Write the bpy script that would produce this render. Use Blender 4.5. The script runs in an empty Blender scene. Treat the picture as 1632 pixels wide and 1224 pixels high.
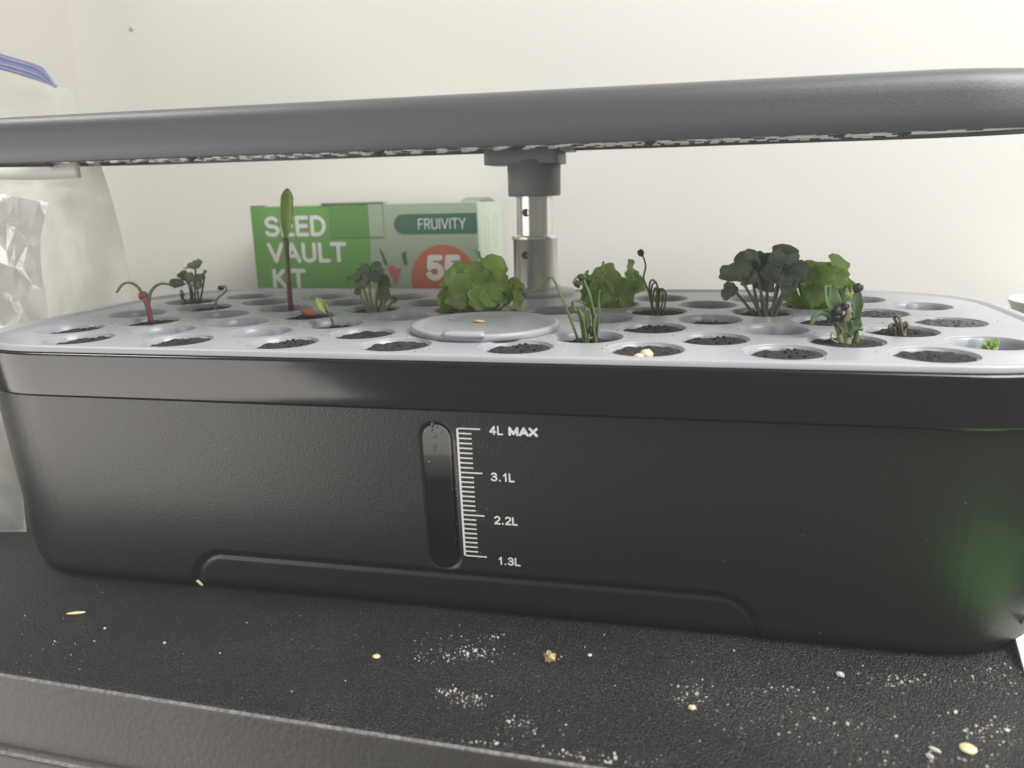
import bpy, bmesh, math, random
from mathutils import Vector, Matrix, noise
from mathutils.geometry import delaunay_2d_cdt
R = math.radians
MM = 0.001
scene = bpy.context.scene
# ---------------------------------------------------------------- camera
F_PX, CX, CY = 1262.2, 816.0, 612.0
CAM = Vector((266.67, -297.64, 58.79)) * MM
PITCH, YAW, ROLL = .2377, -.2267, -.0251
fwd = Vector((math.sin(YAW) * math.cos(PITCH), math.cos(YAW) * math.cos(PITCH), -math.sin(PITCH)))
_r = Vector((math.cos(YAW), -math.sin(YAW), 0)); _u = _r.cross(fwd)
rgt = _r * math.cos(ROLL) + _u * math.sin(ROLL)
upv = -_r * math.sin(ROLL) + _u * math.cos(ROLL)
cd = bpy.data.cameras.new('camera'); cam = bpy.data.objects.new('camera', cd)
scene.collection.objects.link(cam); scene.camera = cam
m = Matrix((rgt, upv, -fwd)).transposed().to_4x4(); m.translation = CAM
cam.matrix_world = m
cd.sensor_fit = 'HORIZONTAL'; cd.sensor_width = 36; cd.lens = F_PX / 1632 * 36
cd.clip_start = 0.01; cd.clip_end = 20
cd.dof.use_dof = True; cd.dof.focus_distance = 0.345; cd.dof.aperture_fstop = 11

# ---------------------------------------------------------------- light
w = bpy.data.worlds.new('World'); scene.world = w; w.use_nodes = True
w.node_tree.nodes['Background'].inputs[0].default_value = (1.0, .965, .92, 1)
w.node_tree.nodes['Background'].inputs[1].default_value = .19
def area(name, loc, target, sx, sy, power, col):
    l = bpy.data.lights.new(name, 'AREA'); l.shape = 'RECTANGLE'; l.size = sx; l.size_y = sy
    l.energy = power; l.color = col
    o = bpy.data.objects.new(name, l); scene.collection.objects.link(o)
    o.location = loc
    o.rotation_euler = (Vector(target) - Vector(loc)).to_track_quat('-Z', 'Y').to_euler()
    return o
area('window_light', (-1.35, -1.15, -.35), (.1, .05, -.05), 1.65, 1.45, 25, (1, .955, .90))
area('ceiling_light', (1.1, -.38, .95), (.4, .25, .05), .85, .85, 38, (1, .985, .965))
area('added_streak_light', (-1.0, .1, 1.25), (-.02, .02, .09), .4, .35, 11, (1, .98, .96))  # added lamp, no source seen; makes the streak on the panel's top left
scene.view_settings.view_transform = 'Standard'; scene.view_settings.look = 'None'
scene.view_settings.gamma = 1; scene.view_settings.exposure = 0

# ---------------------------------------------------------------- helpers
C = scene.collection
def at(u, v, Y):
    """photo pixel -> point (mm) on the vertical plane at depth Y (mm)"""
    d = fwd + rgt * ((u - CX) / F_PX) - upv * ((v - CY) / F_PX)
    o = CAM / MM; t = (Y - o.y) / d.y
    return o + d * t
def onz(u, v, z):
    d = fwd + rgt * ((u - CX) / F_PX) - upv * ((v - CY) / F_PX)
    o = CAM / MM; t = (z - o.z) / d.z
    return o + d * t
def build(name, bm, mat, parent=None, smooth=True, mesh=None):
    if mesh is None:
        mesh = bpy.data.meshes.new(name)
        for v in bm.verts: v.co *= MM
        bmesh.ops.recalc_face_normals(bm, faces=bm.faces)
        bm.to_mesh(mesh); bm.free()
        mesh.materials.append(mat)
        if smooth:
            for p in mesh.polygons: p.use_smooth = True
    o = bpy.data.objects.new(name, mesh); C.objects.link(o)
    if parent: o.parent = parent
    return o
def thing(name, label, cat, group=None, loc=(0, 0, 0)):
    o = bpy.data.objects.new(name, None); C.objects.link(o); o.location = Vector(loc) * MM
    o.empty_display_size = .01
    return tag(o, label, cat, group)
def tag(o, label=None, cat=None, group=None, kind=None):
    if label: o['label'] = label
    if cat: o['category'] = cat
    if group: o['group'] = group
    if kind: o['kind'] = kind
    return o
def rr(x0, x1, y0, y1, r, n=12, e=2.0):
    """rounded rectangle loop, counter-clockwise"""
    pts = []
    for cx, cy, a0 in ((x1 - r, y0 + r, -90), (x1 - r, y1 - r, 0), (x0 + r, y1 - r, 90), (x0 + r, y0 + r, 180)):
        for i in range(n + 1):
            a = R(a0 + 90 * i / n); c, s = math.cos(a), math.sin(a)
            pts.append((cx + r * math.copysign(abs(c) ** (2 / e), c), cy + r * math.copysign(abs(s) ** (2 / e), s)))
    return pts
def dense(pts, step):
    out = []
    for i, p in enumerate(pts):
        q = pts[(i + 1) % len(pts)]; L = math.hypot(q[0] - p[0], q[1] - p[1]); k = max(1, int(L / step))
        out += [(p[0] + (q[0] - p[0]) * j / k, p[1] + (q[1] - p[1]) * j / k) for j in range(k)]
    return out
def loft(bm, loops, close_top=False, close_bot=False):
    """loops: list of lists of 3D points of equal count"""
    vs = [[bm.verts.new(p) for p in L] for L in loops]
    n = len(vs[0])
    for a, b in zip(vs, vs[1:]):
        for i in range(n): bm.faces.new((a[i], a[(i + 1) % n], b[(i + 1) % n], b[i]))
    if close_bot: bm.faces.new(vs[0][::-1])
    if close_top: bm.faces.new(vs[-1])
    return vs
def lathe(bm, prof, n=32, c=(0, 0, 0), cap0=True, cap1=True):
    L = [[(c[0] + r * math.cos(2 * math.pi * i / n), c[1] + r * math.sin(2 * math.pi * i / n), c[2] + z) for i in range(n)] for r, z in prof]
    loft(bm, L, cap1, cap0)
def box(bm, x0, x1, y0, y1, z0, z1, bev=0):
    vs = [bm.verts.new((x, y, z)) for x in (x0, x1) for y in (y0, y1) for z in (z0, z1)]
    for f in ((0, 1, 3, 2), (4, 6, 7, 5), (0, 4, 5, 1), (2, 3, 7, 6), (0, 2, 6, 4), (1, 5, 7, 3)):
        bm.faces.new([vs[i] for i in f])
    if bev:
        es = {e for v in vs for e in v.link_edges}
        bmesh.ops.bevel(bm, geom=list(es), offset=bev, segments=2, profile=.5, affect='EDGES')
def inset(pts, d):
    """offset a ccw loop inwards by d (smooth loops)"""
    n = len(pts); out = []
    for i in range(n):
        a, b = pts[i - 1], pts[(i + 1) % n]
        tx, ty = b[0] - a[0], b[1] - a[1]; L = math.hypot(tx, ty) or 1
        out.append((pts[i][0] - ty / L * d, pts[i][1] + tx / L * d))
    return out
def tube(bm, pts, rads, n=8, cap=True):
    pts = [Vector(p) for p in pts]; loops = []
    ref = Vector((0, 1, 0))
    for i, p in enumerate(pts):
        t = (pts[min(i + 1, len(pts) - 1)] - pts[max(i - 1, 0)]).normalized()
        if abs(t.dot(ref)) > .95: ref = Vector((1, 0, 0))
        u = t.cross(ref).normalized(); v = t.cross(u); ref = u.cross(t) * -1 if False else ref
        r = rads[i] if isinstance(rads, (list, tuple)) else rads
        loops.append([p + (u * math.cos(2 * math.pi * k / n) + v * math.sin(2 * math.pi * k / n)) * r for k in range(n)])
    loft(bm, loops, cap, cap)
def smoothpath(pts, k=6):
    """catmull-rom through 3D points"""
    P = [Vector(p) for p in pts]; P = [P[0] * 2 - P[1]] + P + [P[-1] * 2 - P[-2]]; out = []
    for i in range(1, len(P) - 2):
        a, b, c, d = P[i - 1:i + 3]
        for j in range(k):
            t = j / k
            out.append(.5 * ((2 * b) + (c - a) * t + (2 * a - 5 * b + 4 * c - d) * t * t + (3 * b - a - 3 * c + d) * t ** 3))
    out.append(P[-2]); return out

# ---------------------------------------------------------------- materials
def mat(name, col, rough=.5, metal=0, spec=.5, var=None, vscale=30, bump=0, bscale=800, bdist=.0004, coat=0, coat_r=.05,
        trans=0, sss=0, detail=3, emit=None, bump2=0, b2scale=40):
    M = bpy.data.materials.new(name); M.use_nodes = True; nt = M.node_tree; N = nt.nodes; L = nt.links
    b = N['Principled BSDF']
    b.inputs['Base Color'].default_value = (*col, 1); b.inputs['Roughness'].default_value = rough
    b.inputs['Metallic'].default_value = metal; b.inputs['Specular IOR Level'].default_value = spec
    b.inputs['Coat Weight'].default_value = coat; b.inputs['Coat Roughness'].default_value = coat_r
    b.inputs['Transmission Weight'].default_value = trans
    if sss:
        b.inputs['Subsurface Weight'].default_value = sss; b.inputs['Subsurface Radius'].default_value = (.003, .003, .002)
        b.inputs['Subsurface Scale'].default_value = .6
    tc = N.new('ShaderNodeTexCoord')
    if var:
        n = N.new('ShaderNodeTexNoise'); n.inputs['Scale'].default_value = vscale; n.inputs['Detail'].default_value = detail
        r = N.new('ShaderNodeValToRGB'); r.color_ramp.elements[0].position = .35; r.color_ramp.elements[1].position = .65
        r.color_ramp.elements[0].color = (*col, 1); r.color_ramp.elements[1].color = (*var, 1)
        L.new(tc.outputs['Object'], n.inputs['Vector']); L.new(n.outputs['Fac'], r.inputs[0]); L.new(r.outputs[0], b.inputs['Base Color'])
    last = None
    for s, sc in ((bump, bscale), (bump2, b2scale)):
        if s:
            n = N.new('ShaderNodeTexNoise'); n.inputs['Scale'].default_value = sc; n.inputs['Detail'].default_value = 2
            u = N.new('ShaderNodeBump'); u.inputs['Strength'].default_value = s; u.inputs['Distance'].default_value = bdist
            L.new(tc.outputs['Object'], n.inputs['Vector']); L.new(n.outputs['Fac'], u.inputs['Height'])
            if last: L.new(last.outputs[0], u.inputs['Normal'])
            last = u
    if last: L.new(last.outputs[0], b.inputs['Normal'])
    return M
M = {}
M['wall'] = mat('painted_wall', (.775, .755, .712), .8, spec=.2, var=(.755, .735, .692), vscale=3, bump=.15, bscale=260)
M['wall_side'] = mat('shade_darkened_wall', (.52, .50, .46), .8, spec=.2, bump=.15, bscale=260)  # side wall colour darkened to stand for the weaker light there
M['body'] = mat('satin_black_plastic', (.007, .007, .0072), .37, spec=.75, bump=.32, bscale=1300, bdist=.0003)
M['recess'] = mat('smooth_black_plastic', (.010, .010, .010), .4)
M['band'] = mat('glossy_black_plastic', (.006, .006, .007), .14, spec=.7, bump=.03, bscale=60, bdist=.002)
M['tray'] = mat('grey_tray_plastic', (.39, .405, .43), .33, spec=.45, var=(.37, .385, .41), vscale=14, bump=.05, bscale=500)
M['cup'] = mat('grey_cup_plastic', (.36, .38, .42), .3, spec=.5)
M['soil'] = mat('dark_peat', (.013, .013, .013), .95, var=(.05, .05, .047), vscale=900, bump=1, bscale=1200, bdist=.001, detail=6)
M['dustsoil'] = mat('dry_grey_peat', (.05, .048, .045), .95, var=(.13, .125, .12), vscale=500, bump=.8, bscale=900, bdist=.0008, detail=6)
M['metal'] = mat('dark_grey_painted_metal', (.098, .104, .11), .38, metal=.2, spec=.5, bump=.4, bscale=2700, bdist=.0003)
M['gplastic'] = mat('mid_grey_plastic', (.23, .245, .25), .5, bump=.05)
M['steel'] = mat('brushed_steel', (.84, .82, .79), .32, metal=1, bump=.05, bscale=700)
nt = M['steel'].node_tree; tg = nt.nodes.new('ShaderNodeTangent'); tg.direction_type = 'RADIAL'; tg.axis = 'Z'
b_ = nt.nodes['Principled BSDF']; b_.inputs['Anisotropic'].default_value = .85; b_.inputs['Anisotropic Rotation'].default_value = .25; nt.links.new(tg.outputs[0], b_.inputs['Tangent'])
M['darkhole'] = mat('dark_lock_button', (.10, .10, .10), .5, metal=.3)
M['board'] = mat('white_led_board', (.78, .78, .75), .4)
M['chip'] = mat('led_chip', (.85, .84, .78), .25)
M['chipb'] = mat('black_board_mark', (.06, .06, .06), .4)
M['white'] = mat('white_print', (.80, .80, .78), .5)
M['cardgreen'] = mat('green_print', (.155, .37, .095), .55, var=(.165, .385, .10), vscale=20)
M['cardsage'] = mat('sage_card', (.37, .45, .33), .6, var=(.38, .46, .34), vscale=16)
M['cardside'] = mat('pale_card_side', (.45, .51, .42), .6)
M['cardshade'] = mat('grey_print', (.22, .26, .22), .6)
M['pill'] = mat('dark_green_print', (.055, .17, .095), .5)
M['orange'] = mat('orange_print', (.55, .17, .10), .5)
M['red'] = mat('red_print', (.50, .16, .13), .5)
M['cardwhite'] = mat('white_lettering', (.66, .72, .62), .55)
M['cream'] = mat('cream_seed', (.62, .50, .34), .5, var=(.72, .62, .45), vscale=500)
M['clay'] = mat('orange_clay_seed', (.36, .13, .06), .6, var=(.42, .18, .09), vscale=400)
M['husk'] = mat('yellow_husk', (.60, .53, .28), .5, var=(.72, .66, .42), vscale=400)
M['bark'] = mat('brown_crumb', (.28, .17, .08), .8, var=(.60, .46, .28), vscale=700, bump=.8)
M['crumb'] = mat('white_crumb', (.50, .48, .43), .8)
M['blackseed'] = mat('black_seed_coat', (.02, .02, .022), .5, bump=.6, bscale=1500)
def leafmat(name, c1, c2, trans=.25, rough=.42):
    X = mat(name, c1, rough, spec=.4, var=c2, vscale=160, bump=.35, bscale=450, bdist=.0006)
    nt = X.node_tree; b = nt.nodes['Principled BSDF']; out = nt.nodes['Material Output']
    t = nt.nodes.new('ShaderNodeBsdfTranslucent'); mx = nt.nodes.new('ShaderNodeMixShader')
    t.inputs[0].default_value = (c2[0] * 1.5, c2[1] * 1.5, c2[2] * 1.1, 1); mx.inputs[0].default_value = trans
    nt.links.new(b.outputs[0], mx.inputs[1]); nt.links.new(t.outputs[0], mx.inputs[2]); nt.links.new(mx.outputs[0], out.inputs[0])
    return X
M['lettuce'] = leafmat('lettuce_leaf', (.40, .54, .18), (.52, .65, .26), .5)
M['lettuce_d'] = leafmat('green_leaf', (.34, .47, .18), (.45, .58, .25), .45)
M['radish'] = leafmat('dark_sprout_leaf', (.17, .225, .175), (.23, .29, .22), .3)
M['radish2'] = leafmat('mid_sprout_leaf', (.16, .24, .14), (.22, .31, .18), .3)
M['chive'] = leafmat('thin_green_stem', (.11, .17, .05), (.17, .26, .08), .2)
M['chive_d'] = leafmat('dark_thin_stem', (.07, .095, .05), (.10, .13, .07), .1)
M['bean'] = leafmat('glossy_sprout', (.10, .17, .08), (.16, .25, .11), .15, .3)
M['pale'] = leafmat('pale_stem', (.30, .36, .16), (.42, .42, .24), .2)
M['redstem'] = leafmat('red_stem', (.20, .055, .075), (.28, .10, .10), .1)
M['redgreen'] = leafmat('olive_seed_leaf', (.17, .19, .07), (.24, .22, .10), .2)
M['brownstem'] = leafmat('brown_stem', (.19, .17, .12), (.26, .23, .15), .1)

def film(name, tint, veil, rough, coltrans=(.93, .94, .93), bs=.5, ior=.06):
    X = bpy.data.materials.new(name); X.use_nodes = True; nt = X.node_tree; N = nt.nodes; L = nt.links; N.clear()
    out = N.new('ShaderNodeOutputMaterial'); tr = N.new('ShaderNodeBsdfTransparent'); gl = N.new('ShaderNodeBsdfGlossy')
    df = N.new('ShaderNodeBsdfDiffuse'); tl = N.new('ShaderNodeBsdfTranslucent'); a = N.new('ShaderNodeMixShader')
    b = N.new('ShaderNodeMixShader'); c = N.new('ShaderNodeMixShader'); lw = N.new('ShaderNodeLayerWeight'); lw.inputs[0].default_value = .5
    pw = N.new('ShaderNodeMath'); pw.operation = 'POWER'; pw.inputs[1].default_value = 4; fr = N.new('ShaderNodeMath'); fr.operation = 'MULTIPLY_ADD'; fr.inputs[1].default_value = .6; fr.inputs[2].default_value = ior
    L.new(lw.outputs['Facing'], pw.inputs[0]); L.new(pw.outputs[0], fr.inputs[0])
    tr.inputs[0].default_value = (*coltrans, 1); gl.inputs['Roughness'].default_value = rough; gl.inputs[0].default_value = (1, 1, 1, 1)
    df.inputs[0].default_value = (*tint, 1); tl.inputs[0].default_value = (*tint, 1); a.inputs[0].default_value = .45
    b.inputs[0].default_value = veil
    tc = N.new('ShaderNodeTexCoord'); nz = N.new('ShaderNodeTexNoise'); nz.inputs['Scale'].default_value = 60; nz.inputs['Detail'].default_value = 3
    bp = N.new('ShaderNodeBump'); bp.inputs['Strength'].default_value = bs; bp.inputs['Distance'].default_value = .004
    L.new(tc.outputs['Object'], nz.inputs['Vector']); L.new(nz.outputs['Fac'], bp.inputs['Height'])
    L.new(bp.outputs[0], gl.inputs['Normal']); L.new(bp.outputs[0], lw.inputs['Normal'])
    L.new(df.outputs[0], a.inputs[1]); L.new(tl.outputs[0], a.inputs[2])
    L.new(tr.outputs[0], b.inputs[1]); L.new(a.outputs[0], b.inputs[2])
    L.new(fr.outputs[0], c.inputs[0]); L.new(b.outputs[0], c.inputs[1]); L.new(gl.outputs[0], c.inputs[2]); L.new(c.outputs[0], out.inputs[0])
    return X
M['bag'] = film('frosted_bag_film', (.92, .91, .86), .40, .22, bs=.22, ior=.05)
M['clearbag'] = film('clear_crinkled_film', (.97, .97, .96), .42, .14, bs=.25, coltrans=(.97, .97, .97), ior=.12)
M['zip'] = mat('blue_zip', (.21, .24, .40), .35, trans=0)

# gauge window: tank water below, misted air above (a level that belongs to the tank)
gm = mat('gauge_window_plastic', (.01, .012, .016), .12, spec=.5); nt = gm.node_tree
tc = nt.nodes.new('ShaderNodeTexCoord'); sp = nt.nodes.new('ShaderNodeSeparateXYZ'); rp = nt.nodes.new('ShaderNodeValToRGB'); mp = nt.nodes.new('ShaderNodeMapRange')
nz = nt.nodes.new('ShaderNodeTexNoise'); nz.inputs['Scale'].default_value = 120; ad = nt.nodes.new('ShaderNodeMath'); ad.operation = 'MULTIPLY_ADD'; ad.inputs[1].default_value = .004
mp.inputs['From Min'].default_value = .050; mp.inputs['From Max'].default_value = .086
nt.links.new(tc.outputs['Object'], sp.inputs[0]); nt.links.new(tc.outputs['Object'], nz.inputs['Vector']); nt.links.new(nz.outputs['Fac'], ad.inputs[0]); nt.links.new(sp.outputs['Z'], ad.inputs[2])
nt.links.new(ad.outputs[0], mp.inputs['Value']); nt.links.new(mp.outputs[0], rp.inputs[0])
e = rp.color_ramp.elements; e[0].position = 0; e[0].color = (.003, .004, .007, 1); e[1].position = 1; e[1].color = (.20, .20, .19, 1)
for p, c in ((.35, (.005, .006, .008)), (.60, (.07, .07, .068)), (.64, (.13, .13, .125))):
    k = e.new(p); k.color = (*c, 1)
nt.links.new(rp.outputs[0], nt.nodes['Principled BSDF'].inputs['Base Color'])
M['gauge'] = gm

# table: black leather-grain plastic with dust worn into the grain
tm = mat('black_grained_plastic', (.018, .018, .019), .33, spec=.5); nt = tm.node_tree; N = nt.nodes; L = nt.links; b = N['Principled BSDF']
tc = N.new('ShaderNodeTexCoord')
v = N.new('ShaderNodeTexVoronoi'); v.inputs['Scale'].default_value = 1350; v.feature = 'F1'; v.inputs['Randomness'].default_value = 1
n1 = N.new('ShaderNodeTexNoise'); n1.inputs['Scale'].default_value = 1700; n1.inputs['Detail'].default_value = 2
n2 = N.new('ShaderNodeTexNoise'); n2.inputs['Scale'].default_value = 22; n2.inputs['Detail'].default_value = 6
n3 = N.new('ShaderNodeTexNoise'); n3.inputs['Scale'].default_value = 1500; n3.inputs['Detail'].default_value = 2
for q in (v, n1, n2, n3): L.new(tc.outputs['Object'], q.inputs['Vector'])
mx = N.new('ShaderNodeMath'); mx.operation = 'ADD'; L.new(v.outputs['Distance'], mx.inputs[0]); L.new(n1.outputs['Fac'], mx.inputs[1])
bp = N.new('ShaderNodeBump'); bp.inputs['Strength'].default_value = 1; bp.inputs['Distance'].default_value = .0006
L.new(mx.outputs[0], bp.inputs['Height']); L.new(bp.outputs[0], b.inputs['Normal'])
r2 = N.new('ShaderNodeValToRGB'); r2.color_ramp.elements[0].position = .48; r2.color_ramp.elements[1].position = .72
r3 = N.new('ShaderNodeValToRGB'); r3.color_ramp.elements[0].position = .55; r3.color_ramp.elements[1].position = .72
L.new(n2.outputs['Fac'], r2.inputs[0]); L.new(n3.outputs['Fac'], r3.inputs[0])
ml = N.new('ShaderNodeMath'); ml.operation = 'MULTIPLY'; L.new(r2.outputs[0], ml.inputs[0]); L.new(r3.outputs[0], ml.inputs[1])
mc = N.new('ShaderNodeMix'); mc.data_type = 'RGBA'; mc.inputs['A'].default_value = (.010, .010, .011, 1); mc.inputs['B'].default_value = (.20, .195, .18, 1)
L.new(ml.outputs[0], mc.inputs['Factor']); L.new(mc.outputs['Result'], b.inputs['Base Color'])
M['table'] = tm
M['tedge'] = mat('worn_black_plastic_edge', (.050, .047, .0445), .42, spec=.5, var=(.043, .041, .039), vscale=25, bump=.3, bscale=520, bdist=.0007)

# ---------------------------------------------------------------- room and table (setting)
ZT = -110.0
bm = bmesh.new(); box(bm, -223, 1200, 292, 302, -900, 1500)
bw = tag(build('back_wall', bm, M['wall'], smooth=False), kind='structure')
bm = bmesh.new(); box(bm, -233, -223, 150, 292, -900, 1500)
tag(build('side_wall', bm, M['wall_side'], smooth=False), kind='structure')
p = at(210, 45, 292); bm = bmesh.new(); bmesh.ops.create_icosphere(bm, subdivisions=2, radius=1.6, matrix=Matrix.Translation((p.x, 291.6, p.z)) @ Matrix.Diagonal((1, .5, 1.3, 1)))
build('paint_blemish', bm, M['wall_side'], bw)

# shelf top with a rounded front edge, slightly bowed
def edge_y(x): return -84.6 - 9.2 * min(1, max(0, (x + 10) / 270)) ** .8
bm = bmesh.new(); loops = []
xs = [-260 + i * 10 for i in range(0, 104)]
prof = [(374, 0), (60, 0), (4, 0), (2.0, -.15), (.9, -.6), (.2, -1.5), (0, -2.6), (-1.2, -29), (-1.6, -29.8), (-4.2, -30.2), (-5.4, -30.7), (-6, -31.8), (-7, -60)]
grid = [[bm.verts.new((x, edge_y(x) + dy, ZT + dz)) for x in xs] for dy, dz in prof]
for a, b_ in zip(grid, grid[1:]):
    for i in range(len(xs) - 1): bm.faces.new((a[i], a[i + 1], b_[i + 1], b_[i]))
for f in bm.faces: f.material_index = 0
tb = build('table_surface', bm, M['table']); tb.data.materials.append(M['tedge']); tb.data.materials.append(mat('painted_edge_highlight', (.26, .25, .24), .5, var=(.12, .117, .113), vscale=700, bump=.5, bscale=700))  # last material paints the edge highlight as a lighter colour
ncol = len(xs) - 1
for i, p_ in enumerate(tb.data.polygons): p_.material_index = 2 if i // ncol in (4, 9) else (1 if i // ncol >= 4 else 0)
tag(tb, kind='structure')

# ---------------------------------------------------------------- hydroponic planter
PL = thing('hydroponic_planter', 'black hydroponic planter with grey holed deck, steel post and light panel, standing on the table', 'planter', loc=(175, 80, ZT))
OFF = Vector((175, 80, ZT))
def part(name, bm, mt, parent=PL, smooth=True):
    bmesh.ops.translate(bm, verts=bm.verts, vec=-OFF) if parent is PL or parent.get('_abs') else None
    return build(name, bm, mt, parent, smooth)
S, DY = 50.0, 24.13
HOLES = []                      # (row, k, x, y)
for j in range(7):
    if j % 2 == 0: ks = [k for k in range(8)]
    else: ks = [k - .5 for k in range(9)]
    for k in ks:
        if (j, k) in ((1, 3.5), (2, 3), (2, 4), (3, 3.5), (5, 3.5), (6, 3), (6, 4)): continue
        HOLES.append((j, k, k * S, j * DY))
NH = 36
OUT = rr(-63, 412, -22.6, 180, 60, 16, 2.15)
INN = rr(-55.5, 404.5, -20.4, 173.5, 54, 16, 2.15)
MID = rr(-57.5, 406.5, -20.9, 175.5, 55.5, 16, 2.15)
# tray deck: flat sheet with round holes, rounded lips
def circ(x, y, r, n=NH): return [(x + r * math.cos(2 * math.pi * i / n), y + r * math.sin(2 * math.pi * i / n)) for i in range(n)]
vin = [Vector(p) for p in INN]; edges = [(i, (i + 1) % len(INN)) for i in range(len(INN))]; faces = []
for (_, _, x, y) in HOLES:
    s0 = len(vin); vin += [Vector(p) for p in circ(x, y, 15.2)]
    edges += [(s0 + i, s0 + (i + 1) % NH) for i in range(NH)]
pc = (172.5, 163)               # post
s0 = len(vin); vin += [Vector(p) for p in circ(pc[0] + 4, pc[1] - 0, 13.5)]; edges += [(s0 + i, s0 + (i + 1) % NH) for i in range(NH)]
V, E_, Fc, *_ = delaunay_2d_cdt(vin, edges, [], 0, 1e-4)
def inside_hole(c):
    for (_, _, x, y) in HOLES:
        if (c.x - x) ** 2 + (c.y - y) ** 2 < 15.1 ** 2: return True
    return (c.x - pc[0] - 4) ** 2 + (c.y - pc[1]) ** 2 < 13.4 ** 2
def in_poly(c, poly):
    r = False
    for i in range(len(poly)):
        x1, y1 = poly[i]; x2, y2 = poly[i - 1]
        if (y1 > c.y) != (y2 > c.y) and c.x < (x2 - x1) * (c.y - y1) / (y2 - y1) + x1: r = not r
    return r
bm = bmesh.new(); bv = [bm.verts.new((v.x, v.y, 0)) for v in V]
for f in Fc:
    c = sum((V[i] for i in f), Vector((0, 0))) / len(f)
    if inside_hole(c) or not in_poly(c, INN): continue
    bm.faces.new([bv[i] for i in f])
lips = [(15.2, 0), (14.85, -.02), (14.6, -.15), (14.45, -.42), (14.4, -.9), (14.38, -5)]
for (_, _, x, y) in HOLES:
    loft(bm, [[(a, b_, z) for a, b_ in circ(x, y, r)] for r, z in lips])
o3 = [[(x, y, 0) for x, y in INN], [(x, y, -.55) for x, y in rr(-55.9, 404.9, -20.5, 173.9, 54.2, 16, 2.15)], [(x, y, -.6) for x, y in rr(-56.6, 405.6, -20.7, 174.6, 54.8, 16, 2.15)], [(x, y, .75) for x, y in MID],
      [(x, y, .95) for x, y in rr(-59, 408, -21.2, 177, 57, 16, 2.15)],
      [(x, y, .7) for x, y in rr(-62, 411, -22.2, 179.4, 59.5, 16, 2.15)], [(x, y, .1) for x, y in OUT], [(x, y, -1.6) for x, y in OUT]]
loft(bm, o3)
bmesh.ops.remove_doubles(bm, verts=bm.verts, dist=.004)
tray = part('tray_deck', bm, M['tray'])
# low raised pad round the post and the collar ring
bm = bmesh.new(); lathe(bm, [(24, -.2), (23.6, 1.2), (22.5, 2.2), (20, 2.6), (15, 2.7), (14.8, 4.2), (14.2, 4.6), (13.1, 4.6)], 48, (pc[0] + 4, pc[1], 0), False, False)
part('post_socket', bm, M['tray'])
# glossy band
def ring(d, z): return [(x, y, z) for x, y in inset(OUT, d)]
bm = bmesh.new()
loft(bm, [ring(1.2, -3.5), ring(.9, -2.4), ring(.3, -2.0), ring(-.9, -1.9), ring(-1.5, -2.2), ring(-1.75, -2.9), ring(-1.75, -8), ring(-1.5, -19.6), ring(-1.2, -20.4), ring(-.4, -20.9), ring(2.5, -21.0)])
part('rim_band', bm, M['band'])
# reservoir wall with handle recess and gauge slot pressed into the front
def stadium(x, z, cx, hw, z0, z1):
    zc = min(max(z, z0 + hw), z1 - hw); return math.hypot(x - cx, z - zc) - hw
def handle(x, z):            # rounded trapezoid opening towards the bottom
    t = (-91.5 - z) / 18.5; xl = 57.5 - 2 * t; xr = 292 + 3 * t; r = 13
    ax = max(xl + r - x, 0, x - (xr - r)); az = max(z - (-91.5 - r), 0)
    if z < -104.5 and not (xl < x < xr): pass
    if ax > 0 or az > 0: return math.hypot(ax, az) - r
    return -r
def ramp(v, a, b_):
    t = min(1, max(0, (v - a) / (b_ - a))); return t * t * (3 - 2 * t)
dl = []
L0 = rr(-62.5, 411.5, -22.1, 179.5, 60, 20, 2.15)
for i, p in enumerate(L0):
    q = L0[(i + 1) % len(L0)]; LL = math.hypot(q[0] - p[0], q[1] - p[1])
    front = p[1] < -20 and q[1] < -20
    k = max(1, int(LL / (.9 if front else 6))); dl += [(p[0] + (q[0] - p[0]) * j / k, p[1] + (q[1] - p[1]) * j / k) for j in range(k)]
zs = [-20.5, -21.5] + [-22.5 - i * .9 for i in range(0, 90)] + [-103.6, -104.6, -105.6, -106.6, -107.6, -108.4, -109, -109.5, -109.8]
def wall_in(z): 
    t = (-z - 20.5) / 89; d = 4.0 * t + 2.0 * t * t
    if z < -103: d += 7.0 - math.sqrt(max(0, 49 - (-103 - z) ** 2))
    return d + .9
loops = []
for z in zs:
    base = inset(dl, wall_in(z)); L_ = []
    for (x, y) in base:
        d = 0
        if y < -5:
            h = handle(x, z); d += 1.0 * ramp(-h, -1.5, 1.2) + 1.1 * (1 - ramp(abs(h - .2), .6, 2.2))
            g = stadium(x, z, 172.3 + (z + 28) * -.006, 6.15, -89, -26.5)
            d += 1.3 * ramp(-g, -.35, .35)
        L_.append((x, y + d, z))
    loops.append(L_)
bm = bmesh.new(); loft(bm, loops, close_top=True)
res = part('reservoir', bm, M['body'])
def face_y(z): return -22.1 + wall_in(z)
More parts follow.
